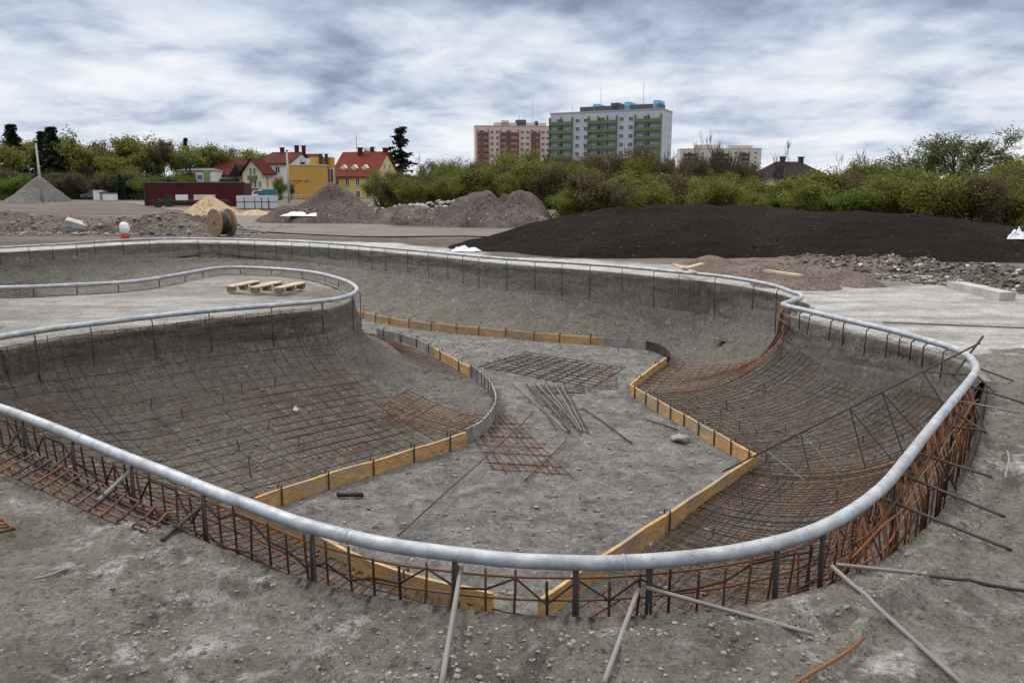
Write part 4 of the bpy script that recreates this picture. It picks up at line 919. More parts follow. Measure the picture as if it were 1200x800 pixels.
# ------------------------------------------------------------------ buildings
MT['glass'] = simple('window_glass', (.045, .055, .07), (.03, .035, .045), 1, rough=.15, bs=0, spec=.6)
def paint(name, c, var=.88): 
    MT[name] = simple(name, c, tuple(x * var for x in c), .4, rough=.85, bs=.1, bscale=5, bd=.01); return MT[name]
for nm, c in [('pink_wall', (.56, .43, .37)), ('red_panel', (.17, .065, .06)), ('grey_wall', (.44, .46, .52)), ('green_panel', (.12, .165, .075)), ('cream_wall', (.62, .58, .42)), ('white_wall', (.66, .66, .66)),
              ('yellow_wall', (.60, .50, .20)), ('ochre_wall', (.46, .275, .06)), ('blue_box', (.20, .42, .62)), ('dark_grey', (.09, .095, .11)), ('frame_white', (.7, .7, .7)), ('green_wall', (.22, .30, .14)),
              ('beige_wall', (.50, .46, .38)), ('brown_dark', (.045, .035, .03)), ('container_red', (.085, .016, .017)), ('lorry_blue', (.03, .16, .22)), ('wrap', (.50, .52, .55)), ('van_white', (.65, .66, .68)), ('lime', (.18, .3, .1))]:
    paint(nm, c)
def roofmat(name, c, k_=9):
    m, n, l, b = newmat(name); v = texc(n, l); wv = n.new('ShaderNodeTexWave'); l.new(v, wv.inputs[0]); wv.inputs['Scale'].default_value = 1.6; wv.bands_direction = 'X'
    col = mix(n, l, ramp(n, l, noise(n, l, v, .8, 5), [(0.35, (0, 0, 0)), (0.65, (1, 1, 1))]), c, tuple(x * .7 for x in c)); l.new(col, b.inputs['Base Color'])
    b.inputs['Roughness'].default_value = .9; b.inputs['Specular IOR Level'].default_value = .1; bump(n, l, b, wv.outputs[0], .5, .05); MT[name] = m
roofmat('red_roof', (.15, .034, .024)); roofmat('dark_red_roof', (.085, .020, .016)); roofmat('brown_roof', (.03, .022, .02))

WIN = {}
def window(parent, x, y, z, w_, h_, face=0, frame='frame_white', curt=False):
    """face 0: -y side, 1: +x side, -1: -x side; window with frame sub-part"""
    key = (round(w_, 2), round(h_, 2), frame)
    if key not in WIN:
        g_ = MB(); g_.box((0, -.02, 0), (w_ - .12, .05, h_ - .12)); f_ = MB(); t_ = .09
        for (cx, cz, a_, b_) in ((0, h_ / 2, w_ + t_, t_), (0, -h_ / 2, w_ + t_, t_), (-w_ / 2, 0, t_, h_ - t_), (w_ / 2, 0, t_, h_ - t_), (0, 0, t_ * .8, h_ - t_)): f_.box((cx, -.05, cz), (a_, .10, b_))
        WIN[key] = (g_.mesh('window', MT['glass']), f_.mesh('frame', MT[frame]))
    rz = {0: 0, 1: R(90), -1: R(-90)}[face]
    o = link('window', WIN[key][0], parent, (x, y, z), rz); link('frame', WIN[key][1], o); return o
BAL = {}
def tower(name, label, px0, px1, pyt, d, yaw, depth, storeys, sh_, wall, panel, bays, singles, side_cols, roofkit, cat='apartment block'):
    xa = Y(px0, pyt, d); wd = (px1 - px0) / F * d / math.cos(yaw); H = Y(px0, pyt, d)[2]
    r_ = empty(name, (xa[0], d, 0), yaw, label, cat)
    m_ = MB(); m_.box((wd / 2, depth / 2, H / 2), (wd, depth, H)); m_.build('wall', MT[wall], r_)
    m_ = MB(); m_.box((wd / 2, depth / 2, H + .2), (wd + .3, depth + .3, .4)); m_.build('parapet', MT['concrete'], r_)
    for s_ in range(storeys):
        zc_ = H - 1.3 - s_ * sh_ - sh_ / 2
        if zc_ < 3: break
        for (b0, b1) in bays:
            x0, x1 = b0 * wd, b1 * wd; n_ = max(1, int((x1 - x0) / 3.0)); kb = (name, round(x1 - x0, 2))
            if kb not in BAL:
                b_ = MB(); w_ = x1 - x0; b_.box((w_ / 2, -.6, -sh_ / 2 + .1), (w_, 1.2, .2)); b_.box((w_ / 2, -1.2, -sh_ / 2 + .7), (w_, .1, 1.1))
                for q_ in range(n_ + 1): b_.box((q_ * w_ / n_, -.6, 0), (.16, 1.2, sh_ * .98))
                BAL[kb] = b_.mesh('balcony', MT[panel])
            o_ = link('balcony', BAL[kb], r_, (x0, 0, zc_))
            window(o_, (x1 - x0) / 2 - .5, 0, .1, min(2.2, (x1 - x0) * .5), 1.6)
        for f_ in singles: window(r_, f_ * wd, 0, zc_ + .1, 1.5, 1.4)
        for f_ in side_cols: window(r_, wd if side_cols else 0, f_ * depth, zc_ + .1, 1.5, 1.4, 1)
    for (f0, f1, h_, mt) in roofkit:
        m_ = MB(); m_.box(((f0 + f1) / 2 * wd, depth * .45, H + .4 + h_ / 2), ((f1 - f0) * wd, depth * .5, h_)); m_.build('roof_box', MT[mt], r_)
    return r_, wd, H
t1, wd1, H1 = tower('apartment_tower', 'grey apartment tower with green balconies above the bushes', 645, 762, 134, 286, R(-25), 13.0, 11, 2.8, 'grey_wall', 'green_panel',
      [(.0, .21), (.36, .61), (.77, .99)], [.255, .33, .65, .73], [.3, .62, .85], [(.25, .96, 1.8, 'dark_grey'), (.37, .42, 2.6, 'blue_box'), (.65, .70, 2.8, 'blue_box'), (.90, .955, 2.9, 'blue_box'), (.53, .60, 2.7, 'dark_grey')])
for f_, h_ in ((.15, 3), (.41, 9), (.55, 4), (.79, 10)):
    m_ = MB(); m_.tube([(f_ * wd1, 6, H1), (f_ * wd1, 6, H1 + h_)], .06, 5); m_.build('antenna', MT['dark_grey'], t1)
t2, wd2, H2 = tower('apartment_tower', 'pink apartment tower with dark red balconies, left of the grey one', 557, 643, 148, 390, R(6), 12, 12, 2.8, 'pink_wall', 'red_panel',
      [(.03, .17), (.33, .57), (.74, .85)], [.22, .29, .62, .69, .90, .96], [], [(.25, .95, 1.6, 'pink_wall'), (.35, .45, 2.6, 'pink_wall'), (.55, .68, 3.0, 'dark_grey'), (.80, .84, 2.4, 'dark_grey')])
for f_, h_ in ((.2, 3), (.6, 6), (.66, 5), (.78, 13)):
    m_ = MB(); m_.tube([(f_ * wd2, 6, H2), (f_ * wd2, 6, H2 + h_)], .07, 5); m_.build('antenna', MT['dark_grey'], t2)
t3, wd3, H3 = tower('apartment_tower', 'pale beige apartment block far off behind the bare trees', 797, 888, 175, 520, R(-4), 14, 8, 2.8, 'beige_wall', 'brown_dark',
      [(.05, .2), (.4, .6), (.75, .85)], [.28, .68, .93], [], [(.2, .5, 2.5, 'beige_wall'), (.6, .9, 2.0, 'beige_wall')])

def gable(name, label, px0, px1, py_e, py_r, d, depth, yaw, wall, roof, base=0, cat='house', ridge='x', hipped=0, over=.4, build_roof=True):
    a_ = Y(px0, py_e, d); wd = (px1 - px0) / F * d; He = a_[2]; Hr = Y(px0, py_r, d + depth * .4)[2]
    r_ = empty(name, (a_[0], d, base), yaw, label, cat)
    m_ = MB(); m_.box((wd / 2, depth / 2, He / 2), (wd, depth, He))
    if ridge == 'x' and not hipped:
        for x in (0.01, wd - .01): m_.add([(x, 0.01, He), (x, depth - .01, He), (x, depth / 2, Hr - .12)], [(0, 1, 2)])
    if ridge == 'y':
        for y in (0.01, depth - .01): m_.add([(0.01, y, He), (wd - .01, y, He), (wd / 2, y, Hr - .12)], [(0, 1, 2)])
    m_.build('wall', MT[wall], r_)
    rf = MB(); t_ = .22
    if ridge == 'x':
        hx = hipped
        e0 = [(-over, -over, He - .1), (wd + over, -over, He - .1), (wd + over, depth + over, He - .1), (-over, depth + over, He - .1)]; rd = [(-over + hx, depth / 2, Hr), (wd + over - hx, depth / 2, Hr)]
    else:
        e0 = [(-over, -over, He - .1), (wd + over, -over, He - .1), (wd + over, depth + over, He - .1), (-over, depth + over, He - .1)]; rd = [(wd / 2, -over + hipped, Hr), (wd / 2, depth + over - hipped, Hr)]
    V_ = e0 + rd + [(x, y, z - t_) for x, y, z in e0 + rd]
    if ridge == 'x': fs = [(0, 1, 5, 4), (2, 3, 4, 5), (6, 10, 11, 7), (8, 11, 10, 9), (0, 6, 7, 1), (2, 8, 9, 3), (0, 4, 10, 6), (3, 9, 10, 4), (1, 7, 11, 5), (2, 5, 11, 8)]
    else: fs = [(1, 2, 5, 4), (3, 0, 4, 5), (7, 10, 11, 8), (9, 11, 10, 6), (1, 7, 8, 2), (3, 9, 6, 0), (0, 6, 10, 4), (1, 4, 10, 7), (2, 8, 11, 5), (3, 5, 11, 9)]
    if hipped:
        fs += [(0, 4, 3), (1, 2, 5)] if ridge == 'x' else [(0, 1, 4), (2, 3, 5)]
    rf.add(V_, fs); ro = rf.build('roof', MT[roof], r_)
    return r_, ro, wd, He, Hr
def chim(ro, x, y, z0, z1, s_=.7, mat='dark_red_roof'):
    m_ = MB(); m_.box((x, y, (z0 + z1) / 2), (s_, s_, z1 - z0)); m_.box((x, y, z1 + .08), (s_ + .2, s_ + .2, .16)); m_.build('chimney', MT[mat], ro)
# yellow house with red roof
Dh = 150; h, ro, wd, He, Hr = gable('yellow_house', 'light yellow house with steep red roof and three dormers', 388, 443, 206.5, 178, Dh, 10.5, R(-18), 'yellow_wall', 'red_roof', over=.35)
for k_, x in enumerate((.22, .47, .72)):
    dm = MB(); cx = wd * x; y0, z0 = 1.2, He + .3; dm.box((cx, y0 + .8, z0 + .55), (1.1, 1.6, 1.1)); dm.add([(cx - .8, y0 - .1, z0 + 1.1), (cx + .8, y0 - .1, z0 + 1.1), (cx, y0 - .1, z0 + 1.8), (cx - .8, y0 + 2.2, z0 + 1.1), (cx + .8, y0 + 2.2, z0 + 1.1), (cx, y0 + 2.2, z0 + 1.8)], [(0, 1, 2), (0, 2, 5, 3), (1, 4, 5, 2), (3, 5, 4)])
    o_ = dm.build('dormer', MT['cream_wall'], ro); window(o_, cx, y0, z0 + .6, .6, .7)
for zc_ in (He - 1.05, He - 3.3):
    for x in (.14, .38, .62, .86): window(h, wd * x, 0, zc_, .85, 1.25)
for (y, zc_) in ((2.5, He - 1.0), (5.2, He - 1.0), (7.9, He - 1.0), (4.2, He + 1.8), (6.3, He + 1.8), (2.5, He - 3.3), (7.9, He - 3.3)): window(h, wd, y, zc_, .8, 1.2, 1)
chim(ro, wd * .42, 4.6, Hr - .9, Hr + .6); chim(ro, wd * .66, 5.4, Hr - .6, Hr + .7, .5); chim(ro, wd * .97, 5.4, Hr - .6, Hr + .5, .8)
m_ = MB(); m_.tube([(wd * .3, 5.2, Hr - .2), (wd * .3, 5.2, Hr + 3)], .05, 5); m_.build('antenna', MT['dark_grey'], ro)
# cream annex behind the bush
h, ro, wd, He, Hr = gable('annex_building', 'low cream annex with a dark roof right of the yellow house', 462, 500, 222, 212, 146, 8, R(-14), 'cream_wall', 'brown_roof', hipped=2.0)
for x in (.25, .6): window(h, wd * x, 0, 1.9, .8, 1.5)
# ochre flat building
xa = Y(337, 194, 138); wd = 56 / F * 138; r_ = empty('flat_roofed_building', (xa[0], 138, 0), R(4), 'ochre yellow flat-roofed building with faint lettering on its blank wall', 'building')
H_ = xa[2]; m_ = MB(); m_.box((wd * .37, 5, H_ / 2), (wd * .74, 10, H_)); m_.build('wall', MT['ochre_wall'], r_)
H2_ = Y(370, 184, 142)[2]; m_ = MB(); m_.box((wd * .60, 5.6, H2_ / 2), (wd * .46, 3, H2_)); m_.build('rear_wall', MT['ochre_wall'], r_)
m_ = MB(); m_.box((wd * .37, 5, H_ + .1), (wd * .76, 10.2, .2)); m_.build('roof_edge', MT['beige_wall'], r_)
for x in (.60, .72):
    m_ = MB(); m_.box((wd * x, 3.6, H_ + .7), (.5, .5, 2.6)); m_.box((wd * x, 3.6, H_ + 2.05), (.7, .7, .12)); m_.build('chimney', MT['brown_dark'], r_)
window(r_, wd * .78, 4.0, H_ - 1.6, 1.2, 2.4)
sg = MB(); rnd = random.Random(5); x = wd * .05                     # the lettering: rows of small letter strokes, unreadable in the photograph too
for row, (xe, z) in enumerate(((wd * .40, 3.05), (wd * .18, 2.55))):
    x = wd * .05
    while x < xe:
        if rnd.random() < .85: sg.box((x, -.03, z), (.09, .05, rnd.uniform(.22, .32))); sg.box((x + .09, -.03, z + rnd.choice((-.1, .1, 0))), (.1, .05, .06))
        x += .26
sg.build('lettering', MT['brown_dark'], r_)
# white and beige block with red roofs
h, ro, wd, He, Hr = gable('apartment_house', 'white apartment house with a dark red roof, left of the ochre building', 305, 338, 191, 178, 165, 14, R(-8), 'white_wall', 'dark_red_roof', over=.5, cat='apartment house')
for z in (He - 1.4, He - 3.9, He - 6.3):
    for x in (.25, .62): window(h, wd * x, 0, z, 1.0, 1.3)
chim(ro, wd * .85, 7, Hr - .8, Hr + 1.2); chim(ro, wd * .3, 7, Hr - .8, Hr + .8)
h, ro, wd, He, Hr = gable('apartment_house', 'cream gabled apartment house with green balconies behind the wrapped pallets', 284, 308, 203, 186, 158, 5, R(-8), 'cream_wall', 'dark_red_roof', ridge='y', over=.6, cat='apartment house')
for k_, z in enumerate((He + .3, He - 2.1, He - 4.5)):
    for x in (.45, .60): window(h, wd * x, 0, z, .75, 1.4)
    m_ = MB(); m_.box((wd * .52, -.3, z - 1.15), (wd * .42, .6, .8)); m_.build('balcony', MT['green_panel'], h)
    if k_: window(h, wd * .86, 0, z, .6, 1.1)
    for y in (2,): window(h, wd, y, z if k_ else He - 1.0, .9, 1.2, 1)
h, ro, wd, He, Hr = gable('apartment_house', 'long low wing with a dark red roof between the white cottage and the gabled house', 246, 290, 205, 187, 162, 12, R(-3), 'cream_wall', 'dark_red_roof', cat='apartment house')
m_ = MB(); m_.box((wd * .45, -1.0, He - 2.5), (wd * .62, 1.8, 3.4)); m_.build('porch', MT['brown_dark'], h)
for x in (.1, .22, .9): window(h, wd * x, 0, He - 1.6, .8, 1.1)
m_ = MB(); m_.add([(wd * .55, -1.2, He - .3), (wd * .95, -1.2, He - .3), (wd * .75, -1.2, He + 2.0), (wd * .55, 3, He - .3), (wd * .95, 3, He - .3), (wd * .75, 5, He + 2.0)], [(0, 1, 2), (0, 2, 5, 3), (1, 4, 5, 2)]); m_.build('gablet', MT['brown_roof'], ro)
h, ro, wd, He, Hr = gable('cottage', 'white flat cottage left of the red-roofed houses above the container', 207, 246, 199, 197, 155, 9, R(3), 'white_wall', 'dark_grey', over=.15, hipped=1)
for x in (.12, .35, .66): window(h, wd * x, 0, He - 1.4, .9, 1.0)
m_ = MB(); m_.box((wd * .36, -.7, He - 2.2), (2.2, 1.3, 3.2)); m_.build('porch', MT['dark_red_roof'], h)
m_ = MB(); m_.box((wd * .86, -.1, He / 2), (1.1, .2, He - .2)); m_.build('green_panel', MT['lime'], h)
# house with a white turret bay behind the ochre building
h, ro, wd, He, Hr = gable('house', 'house with a dark red roof and a small white bay behind the ochre building', 333, 366, 192, 180, 172, 12, R(0), 'white_wall', 'dark_red_roof', over=.5)
m_ = MB(); m_.box((wd * .62, -.6, He - .4), (3.4, 1.6, 3.0)); m_.build('bay', MT['white_wall'], h)
window(h, wd * .62, -1.4, He - .3, 2.2, 1.3)
chim(ro, wd * .45, 6, Hr - .8, Hr + 1.6)
# dark roofed house on the right
h, ro, wd, He, Hr = gable('house', 'house with a steep dark brown roof behind the bushes, left of the big tree', 912, 976, 207, 189, 120, 9, R(12), 'beige_wall', 'brown_roof', hipped=2.6, over=.5)
chim(ro, wd * .38, 4.5, Hr - .8, Hr + .6, .6, 'brown_dark'); chim(ro, wd * .76, 4.5, Hr - .8, Hr + .6, .6, 'brown_dark'); window(h, wd * .16, 0, He - .9, .9, 1.2)

# ------------------------------------------------------------------ vehicles and stored goods
a_ = P(171, 242, 0); Dc = a_[1]; Lc = 113 / F * Dc
r_ = empty('shipping_container', (a_[0], Dc, 0), R(3), 'long dark red container standing across the site left of the wrapped pallets', 'container')
m_ = MB(); hC = Y(171, 213.5, Dc)[2]; nC = 60; vs = []
for k_ in range(nC * 4 + 1):
    x = k_ / (nC * 4) * Lc; y = .0 if (k_ % 4) in (0, 1) else .06; vs += [(x, y, .12), (x, y, hC - .1)]
m_.add(vs, [(2 * k_, 2 * k_ + 2, 2 * k_ + 3, 2 * k_ + 1) for k_ in range(nC * 4)]); m_.box((Lc / 2, 1.27, hC / 2), (Lc - .02, 2.35, hC - .16)); m_.build('body', MT['container_red'], r_)
for x in (0, Lc):
    m_ = MB(); m_.box((x, .03, hC / 2), (.16, .16, hC)); m_.build('corner_post', MT['brown_dark'], r_)
m_ = MB(); m_.box((Lc / 2, .03, hC - .02), (Lc, .14, .12)); m_.build('top_rail', MT['dark_grey'], r_)
m_ = MB(); m_.box((Lc / 2, .03, .06), (Lc, .14, .12)); m_.build('bottom_rail', MT['brown_dark'], r_)
# trailer chassis parked in front of it
b_ = P(186, 243, 0); r_ = empty('flatbed_trailer', (b_[0], b_[1] - 1.6, 0), R(3), 'low dark trailer chassis with white boxes in front of the red container', 'trailer')
m_ = MB(); m_.box((3.0, .9, .55), (6.2, 1.8, .14)); m_.build('frame', MT['brown_dark'], r_)
for x in (.6, 1.5, 4.4, 5.3):
    m_ = MB(); m_.tube([(x, -.02, .36), (x, .24, .36)], .36, 16); m_.build('wheel', MT['black'], r_)
for x, w_, mt in ((1.1, .5, 'black'), (.9, 0, ''), (2.2, .8, 'van_white'), (4.1, 1.6, 'beige_wall')):
    if w_: m_ = MB(); m_.box((x + .3, .5, .85), (w_, .7, .46)); m_.build('load_box', MT[mt], r_)
# wrapped pallets of pavers
for k_, (a, w_) in enumerate(((282, 10), (293, 13), (303, 8), (311, 8), (319, 7))):
    c_ = P(a, 246, 0); wm = w_ / F * c_[1] * .82; r_ = empty('paver_pallet', c_, R(2), '%s stack of wrapped paving blocks to the right of the red container' % ORD[k_], 'paver stack', 'wrapped pallets of paving')
    for z in (.34, .84): m_ = MB(); m_.box((0, .5, z), (wm, 1.0, .44)); m_.build('block_layer', MT['wrap'], r_)
    m_ = MB(); m_.box((0, .5, .05), (wm, 1.05, .1)); m_.build('pallet', MT['drum_wood'], r_)
    m_ = MB(); m_.box((0, .5, .59), (wm * 1.02, 1.02, .06)); m_.build('strap_layer', MT['dark_grey'], r_)
# blue lorry and parked cars
def lorry(px, py, d, L_, label, cabm, boxm):
    c_ = Y(px, py, d); r_ = empty('lorry', (c_[0], d, 0), R(4), label, 'lorry'); r_.scale = (.6, .6, .58)
    m_ = MB(); m_.box((L_ * .62, 1.1, 1.75), (L_ * .74, 2.2, 1.9)); m_.build('cargo_box', MT[boxm], r_)
    m_ = MB(); m_.prism([(0, 0), (L_ * .22, 0), (L_ * .22, 2.1), (0, 2.1)], .5, 2.0); m_.build('cab', MT[cabm], r_)
    m_ = MB(); m_.box((L_ * .11, 0, 1.55), (L_ * .15, .06, .55)); m_.build('window', MT['glass'], r_)
    for x in (L_ * .12, L_ * .75, L_ * .88):
        m_ = MB(); m_.tube([(x, -.05, .42), (x, .25, .42)], .42, 14); m_.build('wheel', MT['black'], r_)
lorry(303, 238, 100, 3.6, 'small teal blue lorry behind the wrapped pallets', 'lorry_blue', 'lorry_blue')
def car(px, d, L_, mat, label, rz=0):
    c_ = Y(px, 230, d); r_ = empty('parked_car', (c_[0], d, 0), rz, label, 'car', 'cars parked far behind the site')
    prof = [(0, .35), (0, .8), (.12 * L_, .95), (.26 * L_, 1.0), (.36 * L_, 1.42), (.74 * L_, 1.45), (.9 * L_, 1.0), (L_, .9), (L_, .35)]
    m_ = MB(); n_ = len(prof); vs = [(x, y, z) for y in (0, 1.65) for x, z in prof]; m_.add(vs, [tuple(range(n_)), tuple(reversed(range(n_, 2 * n_)))] + [(k_, n_ + k_, n_ + (k_ + 1) % n_, (k_ + 1) % n_) for k_ in range(n_)]); m_.build('body', MT[mat], r_)
    m_ = MB(); m_.add([(x, -.01, z) for x, z in ((.33 * L_, 1.0), (.40 * L_, 1.35), (.71 * L_, 1.37), (.82 * L_, 1.0))], [(0, 1, 2, 3)]); m_.build('window', MT['glass'], r_)
    for x in (.2 * L_, .8 * L_): m_ = MB(); m_.tube([(x, -.04, .32), (x, .18, .32)], .32, 14); m_.build('wheel', MT['black'], r_)
car(284, 104, 4.2, 'van_white', 'white car parked left of the teal blue lorry')
car(2, 118, 4.4, 'dark_grey', 'dark car at the left edge behind the gravel cones')
car(94, 122, 4.2, 'dark_grey', 'dark car parked under the trees left of the white container')
for (a, w_, h_, mt, lab) in ((115, .9, 1.6, 'van_white', 'white upright bin under the trees left of the sand pile'), (121, .8, 1.2, 'lime', 'green bin beside the white upright bin under the trees'), (129, 1.4, 1.1, 'van_white', 'white low box under the trees beside the sand pile')):
    c_ = Y(a, 230, 112); r_ = empty('waste_bin', (c_[0], 112, 0), 0, lab, 'bin'); m_ = MB(); m_.box((0, 0, h_ * .45 + .1), (w_, w_, h_ * .86)); m_.build('body', MT[mt], r_); m_ = MB(); m_.box((0, 0, h_ * .95), (w_ + .1, w_ + .1, .12)); m_.build('lid', MT['dark_grey'], r_)
# poles
for (px, pt, pb_, d, lab, nm) in ((42, 168, 236, 88, 'grey concrete pole behind the tall gravel cone', 'utility_pole'), (336, 177, 240, 92, 'slim grey pole at the left corner of the ochre building', 'street_lamp')):
    a_ = Y(px, pt, d); r_ = empty(nm, (a_[0], d, 0), 0, lab, 'pole'); m_ = MB(); m_.tube([(0, 0, -.1), (0, 0, a_[2])], [.16, .09], 10); m_.build('pole', MT['concrete'], r_, True)
    m_ = MB(); m_.box((0, 0, a_[2] + .06), (.3, .12, .12)); m_.build('cap', MT['dark_grey'], r_)
# chain-link fence line near the ochre building
r_ = empty('fence', (Y(340, 235, 84)[0], 84, 0), 0, 'pale low post fence in front of the ochre building', 'fence')
for k_ in range(9): m_ = MB(); m_.box((k_ * .6, 0, .55), (.08, .08, 1.1)); m_.build('post', MT['concrete'], r_)
m_ = MB(); m_.box((2.4, 0, .95), (4.8, .04, .06)); m_.box((2.4, 0, .4), (4.8, .04, .06)); m_.build('rail', MT['beige_wall'], r_)

# ------------------------------------------------------------------ trees and bushes
def leafmat(name, c0, c1, c2, tr=.35):
    m, n, l, b = newmat(name); g_ = n.new('ShaderNodeNewGeometry'); 
    col = ramp(n, l, g_.outputs['Random Per Island'], [(0.05, c0), (0.5, c1), (0.95, c2)])
    b.inputs['Roughness'].default_value = .7; b.inputs['Specular IOR Level'].default_value = .15; l.new(col, b.inputs['Base Color'])
    t_ = n.new('ShaderNodeBsdfTranslucent'); l.new(col, t_.inputs[0]); ms = n.new('ShaderNodeMixShader'); ms.inputs[0].default_value = tr
    l.new(b.outputs[0], ms.inputs[1]); l.new(t_.outputs[0], ms.inputs[2]); l.new(ms.outputs[0], n['Material Output'].inputs[0]); MT[name] = m
leafmat('leaf_green', (.045, .075, .012), (.095, .140, .022), (.165, .215, .040))
leafmat('leaf_olive', (.070, .080, .014), (.140, .148, .028), (.215, .220, .052))
leafmat('leaf_brown', (.060, .044, .024), (.105, .078, .040), (.160, .125, .060))
leafmat('leaf_yellow', (.090, .100, .018), (.150, .165, .030), (.22, .235, .050))
leafmat('leaf_dark', (.010, .020, .010), (.018, .032, .014), (.030, .048, .020), .15)
leafmat('leaf_willow', (.085, .105, .035), (.13, .155, .055), (.19, .21, .09))
MT['bark'] = simple('bark', (.075, .062, .05), (.035, .028, .022), 5, bs=.6, bd=.02)
MT['bark_pale'] = simple('bark_pale', (.14, .12, .10), (.07, .058, .048), 5, bs=.6, bd=.02)

def grow(seed, stems, depth, length, rad, up, spread, ratio=.68, kids=(3, 5), wander=.25, base_r=.1, trop=.12, low=False):
    """list of (polyline, radii, level); tips"""
    rnd = random.Random(seed); br = []; tips = []
    def rec(p, d, ln, r, lv):
        n_ = 4 if lv < 2 else 3; pts = [p.copy()]; dd = d.copy()
        for k_ in range(n_):
            dd = (dd + Vector((rnd.gauss(0, wander), rnd.gauss(0, wander), rnd.gauss(0, wander * .6) + trop * up))).normalized(); p = p + dd * ln / n_; pts.append(p.copy())
        rr_ = [r * (1 - .55 * k_ / n_) for k_ in range(n_ + 1)]; br.append((pts, rr_, lv))
        if lv >= depth: tips.extend([(q_, lv) for q_ in pts[1:]]); return
        if lv >= depth - 1: tips.extend([(q_, lv) for q_ in pts[2:]])
        elif low: tips.extend([(q_, lv) for q_ in pts]); tips.extend([(pts[0] + Vector((dd.x * k_ * 1.4, dd.y * k_ * 1.4, .25 + .22 * k_)), lv) for k_ in range(4)] * 2)
        for k_ in range(rnd.randint(*kids)):
            f_ = rnd.uniform(.35, 1); i = min(n_ - 1, int(f_ * n_)); q_ = pts[i].lerp(pts[i + 1], f_ * n_ - i if f_ < 1 else 1)
            a_ = rnd.uniform(0, 6.283); s_ = rnd.uniform(.5, 1) * spread; o1 = dd.orthogonal().normalized(); o2 = dd.cross(o1)
            nd_ = (dd * math.cos(s_) + (o1 * math.cos(a_) + o2 * math.sin(a_)) * math.sin(s_)).normalized()
            rec(q_, nd_, ln * ratio * rnd.uniform(.75, 1.2), max(.004, r * .5), lv + 1)
    for k_ in range(stems):
        a_ = 6.283 * k_ / stems + rnd.uniform(-.4, .4); s_ = rnd.uniform(.05, .55) if stems > 1 else .04
        rec(Vector((math.cos(a_) * base_r * rnd.random(), math.sin(a_) * base_r * rnd.random(), -.1)), Vector((math.cos(a_) * s_, math.sin(a_) * s_, 1)).normalized(), length * rnd.uniform(.8, 1.1), rad * rnd.uniform(.7, 1), 0)
    return br, tips
def leaves_mesh(name, mat, centres, per, size, spread, seed, droop=0, zmin=.04, aspect=1.6):
    rs = np.random.RandomState(seed); c = np.repeat(np.array([tuple(p) for p in centres]), per, 0); n_ = len(c)
    c = c + rs.normal(0, spread, (n_, 3)) * np.array([1, 1, .8]); c[:, 2] -= np.abs(rs.normal(0, droop, n_)) if droop else 0; c = c[c[:, 2] > zmin]; n_ = len(c)
    a = rs.normal(0, 1, (n_, 3)); a /= np.linalg.norm(a, axis=1, keepdims=True); b_ = np.cross(a, rs.normal(0, 1, (n_, 3))); b_ /= np.linalg.norm(b_, axis=1, keepdims=True)
    s_ = size * rs.uniform(.5, 1.3, (n_, 1)); v = np.stack([c - a * s_ * aspect * .5, c + b_ * s_ * .5, c + a * s_ * aspect * .5, c - b_ * s_ * .5], 1).reshape(-1, 3)
    me_ = bpy.data.meshes.new(name); me_.vertices.add(n_ * 4); me_.vertices.foreach_set('co', v.ravel().astype(np.float32)); me_.loops.add(n_ * 4); me_.loops.foreach_set('vertex_index', np.arange(n_ * 4, dtype=np.int32))
    me_.polygons.add(n_); me_.polygons.foreach_set('loop_start', np.arange(0, n_ * 4, 4, dtype=np.int32)); me_.polygons.foreach_set('loop_total', np.full(n_, 4, np.int32)); me_.update(calc_edges=True); me_.materials.append(MT[mat]); return me_
def branch_mesh(name, mat, br, minr=.0, kmax=5):
    m_ = MB()
    for pts, rr_, lv in br: m_.tube(pts, [max(r, minr) for r in rr_], kmax if lv < 2 else 3, cap=False)
    return m_.mesh(name, MT[mat], True)
PROTO = {}
def proto(key, br, tips, bark, leaf, per, size, spread, seed, minr=.01, **kw):
    PROTO[key] = (branch_mesh('trunk', bark, br, minr), leaves_mesh('crown', leaf, [t_[0] for t_ in tips], per, size, spread, seed, **kw) if per else None)
for k_ in range(3):
    br, tp = grow(100 + k_, 12, 2, 2.8, .05, 1.6, .6, .55, (3, 5), .18, .6, low=True); proto(('green', k_), br, tp, 'bark', 'leaf_green', 22, .115, .32, k_, .012)
for k_ in range(3):
    br, tp = grow(110 + k_, 12, 2, 2.9, .05, 1.8, .5, .55, (3, 5), .18, .6, low=True); proto(('olive', k_), br, tp, 'bark', 'leaf_olive', 16, .105, .30, k_ + 5, .012)
for k_ in range(2):
    br, tp = grow(120 + k_, 9, 3, 2.3, .05, 1.6, .55, .60, (3, 4), .12, .6, low=True); proto(('brown', k_), br, tp, 'bark', 'leaf_brown', 5, .085, .22, k_ + 9, .014)
for k_ in range(2):
    br, tp = grow(125 + k_, 9, 2, 2.6, .05, 1, .7, .55, (3, 5), .18, .6, low=True); proto(('dark', k_), br, tp, 'bark', 'leaf_dark', 14, .15, .3, k_ + 60, .012)
for k_ in range(2):
    br, tp = grow(130 + k_, 8, 2, 2.6, .05, 1.2, .6, .55, (3, 5), .16, .5, low=True); proto(('yellow', k_), br, tp, 'bark_pale', 'leaf_yellow', 16, .11, .30, k_ + 13, .012)
for k_ in range(2):                                   # bare tall trees
    br, tp = grow(140 + k_, 2, 4, 3.2, .11, 1.6, .5, .66, (3, 4), .12, .3); proto(('bare', k_), br, tp, 'bark', None, 0, 0, 0, 0, .018)
